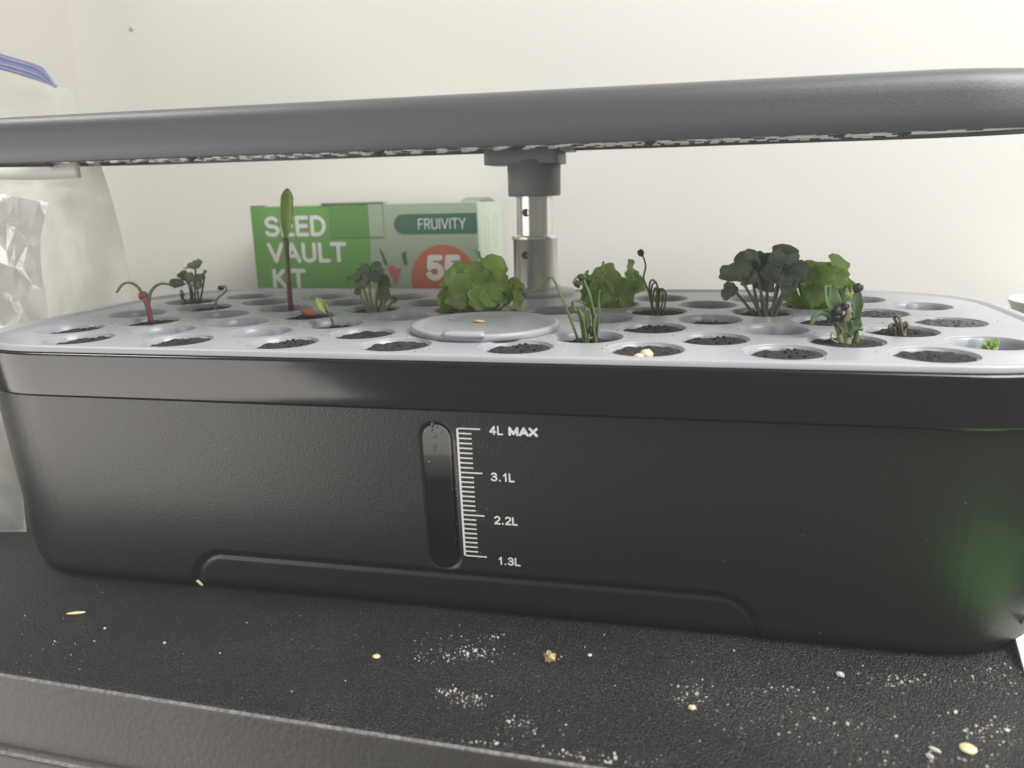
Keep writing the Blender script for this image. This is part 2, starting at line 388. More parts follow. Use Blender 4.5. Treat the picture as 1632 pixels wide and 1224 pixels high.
# gauge window pane
bm = bmesh.new(); pr = []
st = [(172.3 + 5.7 * math.cos(R(a)), -32.65 + 5.7 * math.sin(R(a))) for a in range(0, 181, 15)] + [(172.0 + 5.7 * math.cos(R(a)), -82.85 + 5.7 * math.sin(R(a))) for a in range(180, 361, 15)]
for ins, dy in ((0, 1.2), (0, .25), (.35, 0), ):
    pr.append([(172.2 + (x - 172.2) * (1 - ins / 6), face_y(z) + dy, -57.7 + (z + 57.7) * (1 - ins / 31)) for x, z in st])
loft(bm, pr, close_top=True)
gw = part('gauge_window', bm, M['gauge'], smooth=False); gw.data.materials[0] = M['gauge']
bm = bmesh.new(); random.seed(4)
for (u, v, s) in ((690, 676, .9), (689, 684, .6), (694, 694, .7), (694, 710, .7), (693, 716, .45), (690, 726, .35), (684, 737, .8), (697, 680, .5), (705, 688, .4)):
    q = at(u, v, face_y(-35)); bmesh.ops.create_icosphere(bm, subdivisions=2, radius=s, matrix=Matrix.Translation((q.x, face_y(q.z) - .02, q.z)) @ Matrix.Diagonal((.8, .35, 1.2, 1)))
bmesh.ops.translate(bm, verts=bm.verts, vec=-OFF)
dr = build('water_droplet', bm, mat('water_drop', (.05, .05, .05), .05, spec=.9), PL); dr['kind'] = 'stuff'
# printed scale
bm = bmesh.new()
def pbox(x0, x1, z0, z1):
    zc = (z0 + z1) / 2
    vs = [bm.verts.new((x, face_y(z) - dy, z)) for dy in (-.05, .09) for x, z in ((x0, z0), (x1, z0), (x1, z1), (x0, z1))]
    for f in ((0, 1, 2, 3), (7, 6, 5, 4), (0, 4, 5, 1), (1, 5, 6, 2), (2, 6, 7, 3), (3, 7, 4, 0)): bm.faces.new([vs[i] for i in f])
for i in range(27):
    z0, z1 = -28.0 - i * 2.005, -28.0 - (i + 1) * 2.005
    pbox(180.6, 181.4, z1, z0)
for i in range(28):
    z = -28.0 - i * 2.005; pbox(181.35, 190.0 if i % 9 == 0 else 186.5, z - .27, z + .27)
part('volume_scale', bm, M['white'], smooth=False)
def arc(cx, cy, rx, ry, a0, a1, n=14): return [(cx + rx * math.cos(R(a0 + (a1 - a0) * i / n)), cy + ry * math.sin(R(a0 + (a1 - a0) * i / n))) for i in range(n + 1)]
GL = {   # glyph: (advance width, strokes) in a cap height of 1
 'S': (.62, [arc(.31, .745, .27, .235, 30, 180, 8) + arc(.31, .5, .27, .02, 180, 181, 1)[:0] + arc(.31, .27, .29, .25, 90, -155, 12)]),
 'E': (.56, [[(.54, 1), (.06, 1), (.06, 0), (.54, 0)], [(.06, .51), (.49, .51)]]),
 'D': (.68, [[(.06, 0), (.06, 1), (.28, 1)] + arc(.28, .5, .36, .5, 85, -85) + [(.28, 0), (.06, 0)]]),
 'V': (.70, [[(.02, 1), (.35, 0), (.68, 1)]]),
 'A': (.72, [[(.02, 0), (.36, 1), (.70, 0)], [(.14, .3), (.58, .3)]]),
 'U': (.68, [[(.06, 1), (.06, .34)] + arc(.34, .3, .28, .3, 180, 360) + [(.62, 1)]]),
 'L': (.52, [[(.06, 1), (.06, 0), (.50, 0)]]),
 'T': (.64, [[(.0, 1), (.64, 1)], [(.32, 1), (.32, 0)]]),
 'K': (.62, [[(.06, 0), (.06, 1)], [(.58, 1), (.1, .45)], [(.24, .58), (.62, 0)]]),
 'I': (.12, [[(.06, 0), (.06, 1)]]),
 'F': (.54, [[(.54, 1), (.06, 1), (.06, 0)], [(.06, .5), (.46, .5)]]),
 'R': (.62, [[(.06, 0), (.06, 1), (.34, 1)] + arc(.34, .74, .24, .26, 85, -90, 8) + [(.06, .48)], [(.34, .48), (.6, 0)]]),
 'Y': (.64, [[(.0, 1), (.32, .45), (.64, 1)], [(.32, .45), (.32, 0)]]),
 'M': (.82, [[(.06, 0), (.06, 1), (.41, .12), (.76, 1), (.76, 0)]]),
 'X': (.66, [[(.02, 0), (.64, 1)], [(.02, 1), (.64, 0)]]),
 '1': (.46, [[(.10, .74), (.22, .82), (.30, 1), (.30, 0)]]),
 '2': (.58, [arc(.29, .74, .25, .26, 165, -25, 10) + [(.40, .44), (.12, .16), (.04, 0), (.56, 0)]]),
 '3': (.58, [arc(.28, .76, .23, .24, 160, -90, 10) + [(.2, .52)], [(.28, .52)] + arc(.28, .26, .27, .26, 90, -160, 12)]),
 '4': (.62, [[(.44, 0), (.44, 1), (.03, .28), (.60, .28)]]),
 '5': (.58, [[(.52, 1), (.12, 1), (.07, .52)] + arc(.28, .32, .27, .31, 140, -155, 14)]),
 '.': (.26, [[(.12, 0), (.12, .05)]]),
 'dot': (.12, [[(.06, 1.22), (.06, 1.24)]]),
}
GL['S'] = (.62, [arc(.31, .745, .26, .255, 25, 240, 12) + arc(.31, .255, .29, .255, 70, -155, 14)])
def stroke_text(txt, h, width, weight, gap=.17, depth=.12):
    """flat lettering of round-ended strokes, cap height h, total width, stroke weight (mm); lies in XZ facing -Y"""
    bm = bmesh.new(); k = 0; x = 0; tot = sum(GL[c][0] for c in txt if c != ' ') + gap * (len(txt) - 1) + .3 * txt.count(' ')
    sx = (width - weight) / tot; sz = h - weight
    for ch in txt:
        if ch == ' ': x += .3 + gap; continue
        subs = []
        for st0 in GL[ch][1]:
            pts0 = [st0[0]]
            for q in st0[1:]:
                if math.hypot(q[0] - pts0[-1][0], q[1] - pts0[-1][1]) > .02: pts0.append(q)
            cur = [pts0[0]]
            for i in range(1, len(pts0)):
                cur.append(pts0[i])
                if i < len(pts0) - 1:
                    ax, az = pts0[i][0] - pts0[i - 1][0], pts0[i][1] - pts0[i - 1][1]; bx, bz = pts0[i + 1][0] - pts0[i][0], pts0[i + 1][1] - pts0[i][1]
                    if (ax * bx + az * bz) / (math.hypot(ax, az) * math.hypot(bx, bz)) < .75: subs.append(cur); cur = [pts0[i]]
            subs.append(cur)
        for st_ in subs:
            P = [Vector((weight / 2 + (x + px_) * sx, 0, weight / 2 + pz_ * sz)) for px_, pz_ in st_]; Lf, Rt = [], []
            for i, p in enumerate(P):
                d0 = (P[i] - P[i - 1]).normalized() if i else (P[1] - P[0]).normalized()
                d1 = (P[i + 1] - P[i]).normalized() if i < len(P) - 1 else d0
                n0, n1 = Vector((-d0.z, 0, d0.x)), Vector((-d1.z, 0, d1.x)); c_ = n0.dot(n1)
                if c_ > .35: mm = (n0 + n1).normalized() / max(.6, math.sqrt((1 + c_) / 2)); Lf.append(p + mm * weight / 2); Rt.append(p - mm * weight / 2)
                else:
                    turn = d0.x * d1.z - d0.z * d1.x
                    for q in (0, .25, .5, .75, 1):
                        ni = (n0 * (1 - q) + n1 * q); ni = ni.normalized() if ni.length > .01 else d0
                        inn = (n0 + n1).normalized() * weight * .55 if (n0 + n1).length > .01 else n0 * 0
                        if turn < 0: Lf.append(p + ni * weight / 2); Rt.append(p - inn)
                        else: Rt.append(p - ni * weight / 2); Lf.append(p + inn)
            def capf(p, d, sgn): return [p + (Vector((-d.z, 0, d.x)) * math.cos(a) * sgn + d * math.sin(a)) * weight / 2 for a in [R(t) for t in (30, 60, 90, 120, 150)]]
            dS, dE = (P[0] - P[1]).normalized(), (P[-1] - P[-2]).normalized()
            z_ = -k * .006
            capS = capf(P[0], dS, 1); capE = capf(P[-1], dE, 1)
            fv = []
            def add(p, dy): return bm.verts.new((p.x, p.y + dy + z_, p.z))
            def slab(poly):
                fr = [add(p, -depth) for p in poly]; bk = [add(p, .03) for p in poly]
                bm.faces.new(fr); bm.faces.new(bk[::-1])
                for i in range(len(poly)): j = (i + 1) % len(poly); bm.faces.new((fr[j], fr[i], bk[i], bk[j]))
            F0 = [add(p, -depth) for p in Lf]; F1 = [add(p, -depth) for p in Rt]; G0 = [add(p, .03) for p in Lf]; G1 = [add(p, .03) for p in Rt]
            for i in range(len(Lf) - 1):
                bm.faces.new((F0[i], F0[i + 1], F1[i + 1], F1[i])); bm.faces.new((F0[i + 1], F0[i], G0[i], G0[i + 1])); bm.faces.new((F1[i], F1[i + 1], G1[i + 1], G1[i]))
            slab([Rt[0] if False else P[0] + Vector((-dS.z, 0, dS.x)) * weight / 2] + capS + [P[0] - Vector((-dS.z, 0, dS.x)) * weight / 2])
            slab([P[-1] + Vector((-dE.z, 0, dE.x)) * weight / 2] + capE + [P[-1] - Vector((-dE.z, 0, dE.x)) * weight / 2])
            k += 1
        x += GL[ch][0] + gap
    return bm
for s, x, zc, wd, wt in (('4L', 193.4, -28.2, 5.6, .62), ('MAX', 200.7, -28.3, 11.6, .95), ('3.1L', 193.2, -47.2, 9.6, .6), ('2.2L', 193.7, -65.5, 9.6, .62), ('1.3L', 194.4, -83.3, 9.3, .62)):
    h = 3.6; bm = stroke_text(s, h, wd, wt, depth=.07)
    for v in bm.verts:
        z = zc - h / 2 + v.co.z; v.co = Vector((x + v.co.x, face_y(z) + v.co.y + .02, z))
    part('lettering', bm, M['white'], smooth=False)
# lid over the filling port
LC = (177.5, 39.0)
bm = bmesh.new(); lathe(bm, [(32.4, .1), (33.0, .9), (33.0, 2.4), (32.5, 3.0), (31.6, 3.1), (29.2, 3.0), (28.4, 2.2), (27.6, 2.05), (0.5, 2.05)], 72, (LC[0], LC[1], 0), False, True)
lid = part('port_lid', bm, M['tray'])
bm = bmesh.new(); vsb = []
for r, z in ((28.6, 3.05), (28.8, 4.0), (29.6, 4.3), (33.6, 4.2), (34.6, 3.6), (34.8, 2.3), (33.1, 2.0)):
    vsb.append([bm.verts.new((LC[0] + r * math.cos(R(a)), LC[1] + r * math.sin(R(a)), z)) for a in range(-106, -77 + 3, 3)])
for a, b_ in zip(vsb, vsb[1:]):
    for i in range(len(a) - 1): bm.faces.new((a[i], a[i + 1], b_[i + 1], b_[i]))
for side in (0, -1): bm.faces.new([r_[side] for r_ in vsb])
part('lid_tab', bm, M['tray'])
# post
bm = bmesh.new(); X0, Y0 = pc[0] + 4, pc[1]
lathe(bm, [(13.0, 0), (13.0, 31.4), (13.4, 31.6), (13.7, 32.2), (13.7, 33.6), (13.2, 34.2), (11, 34.2)], 48, (X0, Y0, 0), False, True); part('lower_tube', bm, M['steel'])
bm = bmesh.new(); lathe(bm, [(10.7, 33), (10.7, 58)], 48, (X0, Y0, 0), False, False); part('upper_tube', bm, M['steel'])
for u, v, rr_ in ((838, 339, 10.7), (837, 407, 13.0)):
    q = at(u, v, Y0 - rr_); 
    bm = bmesh.new(); lathe(bm, [(2.2, -1.5), (2.2, .25), (1.9, .4), (1.6, .15), (.02, .15)], 24)
    bmesh.ops.transform(bm, verts=bm.verts, matrix=Matrix.Translation((q.x, Y0 - math.sqrt(rr_ ** 2 - (q.x - X0) ** 2) - .05, q.z)) @ Matrix.Rotation(R(90), 4, 'X') @ Matrix.Rotation(0, 4, 'Z'))
    part('lock_button', bm, M['darkhole'], smooth=False)
bm = bmesh.new(); lathe(bm, [(13.8, 56.2), (14.6, 56.2), (15.1, 57), (15.3, 76)], 48, (X0, Y0, 0), True, True); part('post_collar', bm, M['gplastic'])
bm = bmesh.new(); P_ = rr(150, 193, Y0 - 14.5, Y0 + 18, 4, 5)
loft(bm, [[(x, y, 73.8) for x, y in inset(P_, .5)], [(x, y, 74.3) for x, y in P_], [(x, y, 82) for x, y in P_]], True, True); part('mounting_bracket', bm, M['gplastic'])
bm = bmesh.new(); box(bm, 193.2, 199.5, Y0 - 13, Y0 + 12, 80.2, 84, .5); part('bracket_tongue', bm, M['gplastic'])

# light panel, tipped a little towards the viewer
LP = bpy.data.objects.new('light_panel', None); C.objects.link(LP); LP.parent = PL
LP.location = (Vector((160, 10, 76)) - OFF) * MM; LP.rotation_euler = (R(1.75), R(.12), 0)
def rbar(d, z, dx=0): 
    return [(x, y, z) for x, y in rr(-262 + d, 256 - d, 0 + d, 157 - d, 62 - d * .7, 18, 2.2)]
bm = bmesh.new()
loft(bm, [rbar(2.2, 2.4), rbar(2.0, .3), rbar(1.6, 0), rbar(.5, 0), rbar(0, .5), rbar(.3, 7), rbar(.7, 13.5), rbar(1.3, 17), rbar(2.4, 19.5), rbar(4.2, 21.3), rbar(7, 22.3), rbar(12, 22.9), rbar(60, 23.5)], close_top=True)
for v in bm.verts:
    if v.co.z > 4: v.co.z -= 2.3 * min(1.3, (v.co.x / 200) ** 2) * (v.co.z - 4) / 18
build('panel_shell', bm, M['metal'], LP)
bm = bmesh.new(); loft(bm, [rbar(2.25, 2.2), rbar(2.25, 2.9)], True, True); build('led_board', bm, M['board'], LP, smooth=False)
bm = bmesh.new(); box(bm, -2.3, 2.3, -1.6, 1.6, 1.15, 2.18); m_chip = build('led_chip', bm, M['chip'], LP, smooth=False); me_chip = m_chip.data
bm = bmesh.new(); box(bm, -3.6, 3.6, -1.0, 1.0, 1.5, 2.18); m_c2 = build('board_mark', bm, M['chipb'], LP, smooth=False); me_c2 = m_c2.data
random.seed(2); first = True; f2 = True; cnt = 0
for r_, y in enumerate((9, 26, 50, 78, 106, 130, 148)):
    for i in range(31):
        x = -236 + i * 15.3 + (7.6 if r_ % 2 else 0)
        if x > 205 and y > 100 or x > 222: continue
        if first: o = m_chip; first = False
        else: o = m_chip.copy(); C.objects.link(o); o.parent = LP
        o.location = (x * MM, y * MM, 0)
        if i % 2 == 0 or r_ in (0, 3):
            if f2: o = m_c2; f2 = False
            else: o = m_c2.copy(); C.objects.link(o); o.parent = LP
            o.location = ((x + random.uniform(5, 9)) * MM, (y + random.choice((-5, 5))) * MM, 0)
bm = bmesh.new(); lathe(bm, [(2.6, 2.2), (2.8, .9), (2.2, .1), (1.0, -.5), (.6, -1.2)], 14); sc0 = build('screw', bm, M['chipb'], LP)
for n_, (x, y) in enumerate(((-120, 30), (-40, 60), (37, 20), (88, 40), (158, 14), (190, 60), (-190, 20))):
    o = sc0 if n_ == 0 else sc0.copy()
    if n_: C.objects.link(o); o.parent = LP
    o.location = (x * MM, y * MM, 0)

# ---------------------------------------------------------------- cups and soil
bm = bmesh.new()
def cuploop(r, z, n=72):
    L_ = []
    for i in range(n):
        a = 2 * math.pi * i / n; k = 1.0 if (i % 18) < 15 or z > -1.2 else .955
        L_.append((r * k * math.cos(a), r * k * math.sin(a), z))
    return L_
loft(bm, [cuploop(14.35, -3.0), cuploop(14.3, -.95), cuploop(14.2, -.75), cuploop(14.05, -.72), cuploop(13.92, -.9), cuploop(13.85, -1.25), cuploop(13.8, -1.3), cuploop(13.7, -4), cuploop(12.6, -17), cuploop(12, -18)], close_top=True)
me_cup = build('tmpcup', bm, M['cup']).data; bpy.data.objects.remove(bpy.data.objects['tmpcup']); me_cup.name = 'cup_wall'
def soil_mesh(seed, z, tilt, mt, rough=1.0):
    bm = bmesh.new(); rings = 15; n = 64; r0 = 13.75 + (z + 1.5) * .05
    rows = []
    for k in range(rings + 1):
        row = []
        for i in range(n):
            a = 2 * math.pi * i / n; r = r0 * k / rings + .001
            x, y = r * math.cos(a), r * math.sin(a)
            h = noise.fractal(Vector((x * .28, y * .28, seed * 7.1)), 1, 2, 5) * 1.1 * rough + noise.noise(Vector((x * 1.3, y * 1.3, seed))) * .55 * rough
            h += noise.noise(Vector((x * 2.6, y * 2.6, seed + 9))) * .35 * rough
            e = k / rings; h *= .8
            h += -.7 * max(0, e - .82) / .18 * .6
            row.append((x, y, z + h + tilt[0] * x + tilt[1] * y))
        rows.append(row)
    loft(bm, rows, close_bot=True)
    random.seed(seed)
    for _ in range(34):
        a = random.uniform(0, 6.28); r = random.uniform(2, 12); s = random.uniform(.1, 1) ** 2 * .55 + .15
        x, y = r * math.cos(a), r * math.sin(a)
        bmesh.ops.create_icosphere(bm, subdivisions=1, radius=s, matrix=Matrix.Translation((x, y, z + .3 + tilt[0] * x + tilt[1] * y)) @ Matrix.Rotation(random.uniform(0, 3), 4, 'X') @ Matrix.Diagonal((1.4, .8, .8, 1)))
    o = build('tmp', bm, mt); me = o.data; bpy.data.objects.remove(o); return me
SOILS = [soil_mesh(s, -2.1, t, M['soil']) for s, t in ((1, (.06, .05)), (2, (.08, .03)), (3, (.03, .06)), (4, (.09, .04)))]
SOIL_D = [soil_mesh(s, -3.3, t, M['soil']) for s, t in ((5, (.02, .03)), (6, (-.03, .02)))]
SOIL_T = [soil_mesh(8, -1.0, (.02, .02), M['dustsoil'], .45), soil_mesh(9, -1.3, (0, .03), M['dustsoil'], .5)]
SOIL_B = [soil_mesh(11, -5, (0, 0), M['soil'])]
state = {}
for k in range(8): state[(0, k)] = 'full'
state.update({(1, -.5): 'full', (1, .5): 'empty', (1, 1.5): 'empty', (1, 2.5): 'full', (1, 4.5): 'deep', (1, 5.5): 'full', (1, 6.5): 'full', (1, 7.5): 'empty',
    (2, 0): 'full', (2, 1): 'empty', (2, 2): 'deep', (2, 5): 'full', (2, 6): 'empty', (2, 7): 'full',
    (3, -.5): 'low', (3, .5): 'empty', (3, 1.5): 'full', (3, 2.5): 'empty', (3, 4.5): 'empty', (3, 5.5): 'deep', (3, 6.5): 'full', (3, 7.5): 'dry',
    (4, 0): 'full', (4, 1): 'low', (4, 2): 'full', (4, 3): 'full', (4, 4): 'empty', (4, 5): 'full', (4, 6): 'full', (4, 7): 'dry',
    (5, -.5): 'full', (5, .5): 'low', (5, 1.5): 'low', (5, 2.5): 'empty', (5, 4.5): 'deep', (5, 5.5): 'empty', (5, 6.5): 'full', (5, 7.5): 'empty'})
ORD = ['first', 'second', 'third', 'fourth', 'fifth', 'sixth', 'seventh', 'eighth', 'ninth']
ROWN = ['front row', 'second row from the front', 'third row from the front', 'middle row', 'third row from the back', 'second row from the back', 'back row']
LOOK = {'full': 'grey pod cup of dark soil', 'deep': 'grey pod cup of sunken soil', 'dry': 'grey pod cup of dry soil', 'low': 'shaded grey pod cup of deep soil', 'empty': 'empty grey pod cup'}
random.seed(7)
rowcount = {}
for (j, k, x, y) in HOLES:
    i = rowcount.get(j, 0); rowcount[j] = i + 1
    stt = state.get((j, k), 'empty')
    t = thing('pod_cup', f'{LOOK[stt]}, {ORD[i]} from left, {ROWN[j]}', 'pod cup', 'pod cups set in the holes of the planter deck', (x, y, 0))
    o = build('cup_wall', None, None, t, mesh=me_cup); o.rotation_euler.z = R(10) if j % 2 else R(-4)
    ms = {'full': SOILS, 'deep': SOIL_D, 'dry': SOIL_T, 'low': SOIL_B}.get(stt)
    if ms:
        o = build('soil_plug', None, None, t, mesh=ms[(int(k * 2) + j) % len(ms)]); o.rotation_euler.z = R(random.choice((0, 8, -10, 15, -18, 25)))

# ---------------------------------------------------------------- leaves and plants
def leaf_bm(bm, P, d, nrm, L, W, curl=0, cup=.25, shape='round', seed=0, seg=9, wave=0., cols=3):
    """leaf blade growing from P along d, face normal nrm, closed thin body"""
    P = Vector(P); d = Vector(d).normalized(); nrm = Vector(nrm); nrm = (nrm - d * nrm.dot(d)).normalized(); s = d.cross(nrm)
    rows = []; p = P.copy(); ang = 0
    for i in range(seg + 1):
        t = i / seg
        if shape == 'round': wdt = math.sin(math.pi * min(1, t ** .75 * .97 + .03)) ** .62
        elif shape == 'lance': wdt = math.sin(math.pi * (t * .94 + .05)) ** .8
        elif shape == 'heart': wdt = (1 - abs(2 * t - 1.05) ** 2.6) ** .5 if abs(2 * t - 1.05) < 1 else .05
        elif shape == 'spear': wdt = ramp(t, -.12, .55) * (1 - ramp(t, .80, 1.03) ** 1.6) ** .6
        elif shape == 'spoon': wdt = (.16 + .84 * ramp(t, .25, .62)) * (math.sqrt(max(.0, 1 - ((t - .62) / .385) ** 2)) if t > .62 else 1)
        else: wdt = 1 - .8 * t
        if wave > .04: wdt *= 1 + .10 * math.sin(t * 15 + seed * 3)
        wdt = max(wdt, .04) * W / 2
        a = curl * t
        dd = d * math.cos(a) + nrm * -math.sin(a); nn = nrm * math.cos(a) + d * math.sin(a)
        if i: p = p + dd * (L / seg)
        row = []
        for c in range(-cols, cols + 1):
            q = c / cols; wv = wave * W * math.sin(t * 11 + q * 3.1 + seed) * abs(q) ** 1.5
            row.append(p + s * (wdt * q) + nn * (cup * wdt * q * q + wv))
        rows.append((row, nn))
    th = .13
    A = [[bm.verts.new(v) for v in r_] for r_, _ in rows]
    B = [[bm.verts.new(v - n_ * th) for v in r_] for r_, n_ in rows]
    nc = 2 * cols + 1
    for i in range(seg):
        for c in range(nc - 1):
            bm.faces.new((A[i][c], A[i][c + 1], A[i + 1][c + 1], A[i + 1][c]))
            bm.faces.new((B[i][c + 1], B[i][c], B[i + 1][c], B[i + 1][c + 1]))
        bm.faces.new((A[i][0], A[i + 1][0], B[i + 1][0], B[i][0])); bm.faces.new((A[i + 1][-1], A[i][-1], B[i][-1], B[i + 1][-1]))
    for c in range(nc - 1):
        bm.faces.new((A[0][c + 1], A[0][c], B[0][c], B[0][c + 1])); bm.faces.new((A[-1][c], A[-1][c + 1], B[-1][c + 1], B[-1][c]))
def leafpart(root, base, name='leaf', mt=None, **kw):
    bm = bmesh.new(); kw2 = dict(kw); P = Vector(kw2.pop('P')) - Vector(base); leaf_bm(bm, P, **kw2); return build(name, bm, mt, root)
def stempart(root, base, pts, rads, mt, name='stem', k=5, n=7):
    P = smoothpath([Vector(p) - Vector(base) for p in pts], k)
    if isinstance(rads, (list, tuple)):
        m_ = len(P) - 1; rads = [rads[0] + (rads[1] - rads[0]) * i / m_ for i in range(len(P))]
    bm = bmesh.new(); tube(bm, P, rads, n); return build(name, bm, mt, root)
def blob(root, base, p, r, mt, name, sc=(1, 1, 1), rot=0, seed=0, lump=.12, sub=3):
    bm = bmesh.new(); bmesh.ops.create_icosphere(bm, subdivisions=sub, radius=1)
    for v in bm.verts:
        f_ = 1 + lump * noise.noise(v.co * 1.7 + Vector((seed, 0, 0))); v.co = Vector((v.co.x * sc[0], v.co.y * sc[1], v.co.z * sc[2])) * r * f_
    bmesh.ops.transform(bm, verts=bm.verts, matrix=Matrix.Translation(Vector(p) - Vector(base)) @ Matrix.Rotation(rot, 4, 'Y'))
    return build(name, bm, mt, root)
def hole(j, k): return Vector((k * S, j * DY, -3.5))

def lettuce(name, label, cat, u0, v0, Y, ul, ur, vt, n, m1, seed, up=.5, sz=1.0, dark=0):
    base = at(u0, v0, Y); base.z = -3.5; pl = thing(name, label, cat, None, base); rnd = random.Random(seed)
    rx_ = (at(ur, v0, Y).x - base.x, base.x - at(ul, v0, Y).x); zt = at(u0, vt, Y).z - base.z
    for i in range(n):
        t = (i + .5) / n; a = i * 2.399963 + rnd.uniform(-.25, .25)
        el = math.asin(min(.98, (.12 + .88 * t) ** .9)) + rnd.uniform(-.08, .08)
        rad = Vector((math.cos(a) * math.cos(el), math.sin(a) * math.cos(el), math.sin(el)))
        rx = rx_[0] if rad.x > 0 else rx_[1]; W = rnd.uniform(10.5, 14.5) * sz; Ln = W * rnd.uniform(.95, 1.2)
        sc_ = rnd.uniform(.72, 1.0)
        ch = max(.05, math.cos(el)) ** .5 / max(.05, math.cos(el)); c = Vector((rad.x * ch * (rx - 4.5), rad.y * ch * (rx - 4) * .9, rad.z ** .8 * (zt - 5.5))) * sc_; c.z = max(c.z, 9 + rnd.uniform(0, 3.5))
        nrm = Vector((rad.x * 1.0, rad.y * 1.0 - .12, .35 + .3 * rad.z)) + Vector((rnd.uniform(-.5, .5), rnd.uniform(-.4, .4), rnd.uniform(-.35, .6)))
        nrm.normalize()
        d = (Vector((rad.x * .5, rad.y * .5, 1.0)) + Vector((rnd.uniform(-.35, .35), rnd.uniform(-.35, .35), 0)))
        d = (d - nrm * d.dot(nrm)).normalized()
        if rad.z < .5: d = (d + Vector((rad.x, rad.y, 0)) * .7); d = (d - nrm * d.dot(nrm)).normalized()
        st_ = base + c - d * Ln * .55; bs = base + Vector((math.cos(a) * 2.2, math.sin(a) * 2.2, -1))
        stempart(pl, base, [bs, (bs + st_) / 2 + Vector((rad.x, rad.y, .2)), st_ + d * 1.2], (.8, .5), M['pale'] if m1 == 'lettuce' else M['lettuce'])
        leafpart(pl, base, mt=M['lettuce_d'] if (m1 != 'lettuce' or rnd.random() < dark) else M['lettuce'], P=st_, d=d, nrm=nrm, L=Ln, W=W, curl=-rnd.uniform(.2, 1.1), cup=rnd.uniform(.05, .45), shape='heart', seed=rnd.uniform(0, 9), wave=.085, seg=12)
    return pl
lettuce('lettuce_seedling', 'bushy bright green lettuce seedling in front of the orange circle on the box', 'seedling', 766, 492, 98, 694, 838, 404, 28, 'lettuce', 3, .3, 1.0, .25)
lettuce('lettuce_seedling', 'upright mid green leafy seedling right of the steel post', 'seedling', 968, 488, 121, 918, 1028, 408, 16, 'dark', 5, .9, .95)
lettuce('lettuce_seedling', 'largest dense green seedling behind the dark sprouts at the right', 'seedling', 1298, 490, 121, 1235, 1368, 398, 28, 'dark', 8, .6, .95)

def sprouts(name, label, Y, stems, mt, smt, srad=(.75, .6), lsc=1.0):
    """stems: (u_base, v_base, u_top, v_top, [(du, dv, w_px, h_px, tilt, kind)...])"""
    ppm = F_PX / (Y + 298)
    b0 = at(stems[0][0], stems[0][1], Y); base = Vector((b0.x, Y, -3.5)); pl = thing(name, label, 'seedling', None, base)
    rnd = random.Random(len(stems) * 7 + Y)
    for si, (ub, vb, ut, vt, leaves) in enumerate(stems):
        dy = rnd.uniform(-3, 3); a = at(ub, vb, Y + dy); b_ = at(ut, vt, Y + dy * 2)
        a.z = min(a.z, -3.2)
        mid = (a + b_) / 2 + Vector((rnd.uniform(-.8, .8), rnd.uniform(-1, 1), .5))
        stempart(pl, base, [a, mid, b_], srad, smt)
        for li, (du, dv, wpx, hpx, tilt) in enumerate(leaves):
            c = at(ut + du, vt + dv, Y + dy * 2); lw, lh = wpx / ppm * lsc, hpx / ppm * lsc
            dx = c - b_
            if dx.length < .5: dx = Vector((rnd.choice((-1, 1)), 0, .4))
            dirv = dx.normalized(); Ln = max(lw, lh) ; 
            st_ = c - dirv * Ln * .5
            # face normal: tilted between the viewer and up, so that the projected height matches
            f_ = min(1, min(lw, lh) / max(lw, lh))
            nrm = Vector((0, -1, 0)) * f_ + Vector((0, 0, 1)) * (1 - f_ * .8) + Vector((tilt + rnd.uniform(-.45, .45), 0, rnd.uniform(-.2, .35)))
            Ln *= rnd.uniform(.88, 1.12)
            leafpart(pl, base, mt=mt, P=st_ + Vector((0, rnd.uniform(-2, 2), 0)), d=dirv + Vector((0, rnd.uniform(-.3, .3), 0)), nrm=nrm, L=Ln, W=max(min(lw, lh), Ln * .72), curl=rnd.uniform(-.5, .8), cup=rnd.uniform(-.1, .75), shape='heart', seed=si + li, wave=.05, seg=11, cols=4)
            if (st_ - b_).length > 1: stempart(pl, base, [b_, (b_ + st_) / 2 + Vector((0, 0, .3)), st_ + dirv], (.5, .4), smt, 'stalk')
    return pl
sprouts('radish_sprouts', 'tight clump of dark green rounded sprout leaves on many stems, at the right', 96, [
    (1216, 498, 1178, 440, [(-8, -2, 30, 18, .1), (8, -12, 26, 20, 0)]),
    (1212, 498, 1198, 430, [(-6, -14, 28, 30, 0), (12, -6, 28, 24, .2)]),
    (1222, 498, 1222, 424, [(-8, -8, 30, 28, 0), (8, -2, 30, 30, .1)]),
    (1226, 498, 1248, 416, [(2, -8, 32, 30, 0), (-8, -4, 22, 20, .1), (14, -4, 20, 14, 0)]),
    (1230, 498, 1240, 446, [(-12, -8, 32, 26, .2), (12, -10, 30, 30, 0)]),
    (1206, 496, 1170, 462, [(-8, 4, 24, 14, .1), (-6, -4, 18, 14, 0)]),
    (1218, 498, 1212, 452, [(-2, -8, 28, 22, .1), (8, 0, 22, 20, 0)]),
    (1228, 498, 1264, 440, [(6, -6, 28, 24, .2), (-4, 6, 24, 20, 0)]),
    (1222, 498, 1208, 444, [(-14, 0, 24, 20, 0)]),
    (1234, 497, 1256, 458, [(2, -6, 26, 22, .2)])], M['radish'], M['brownstem'], (.8, .65), 1.28)
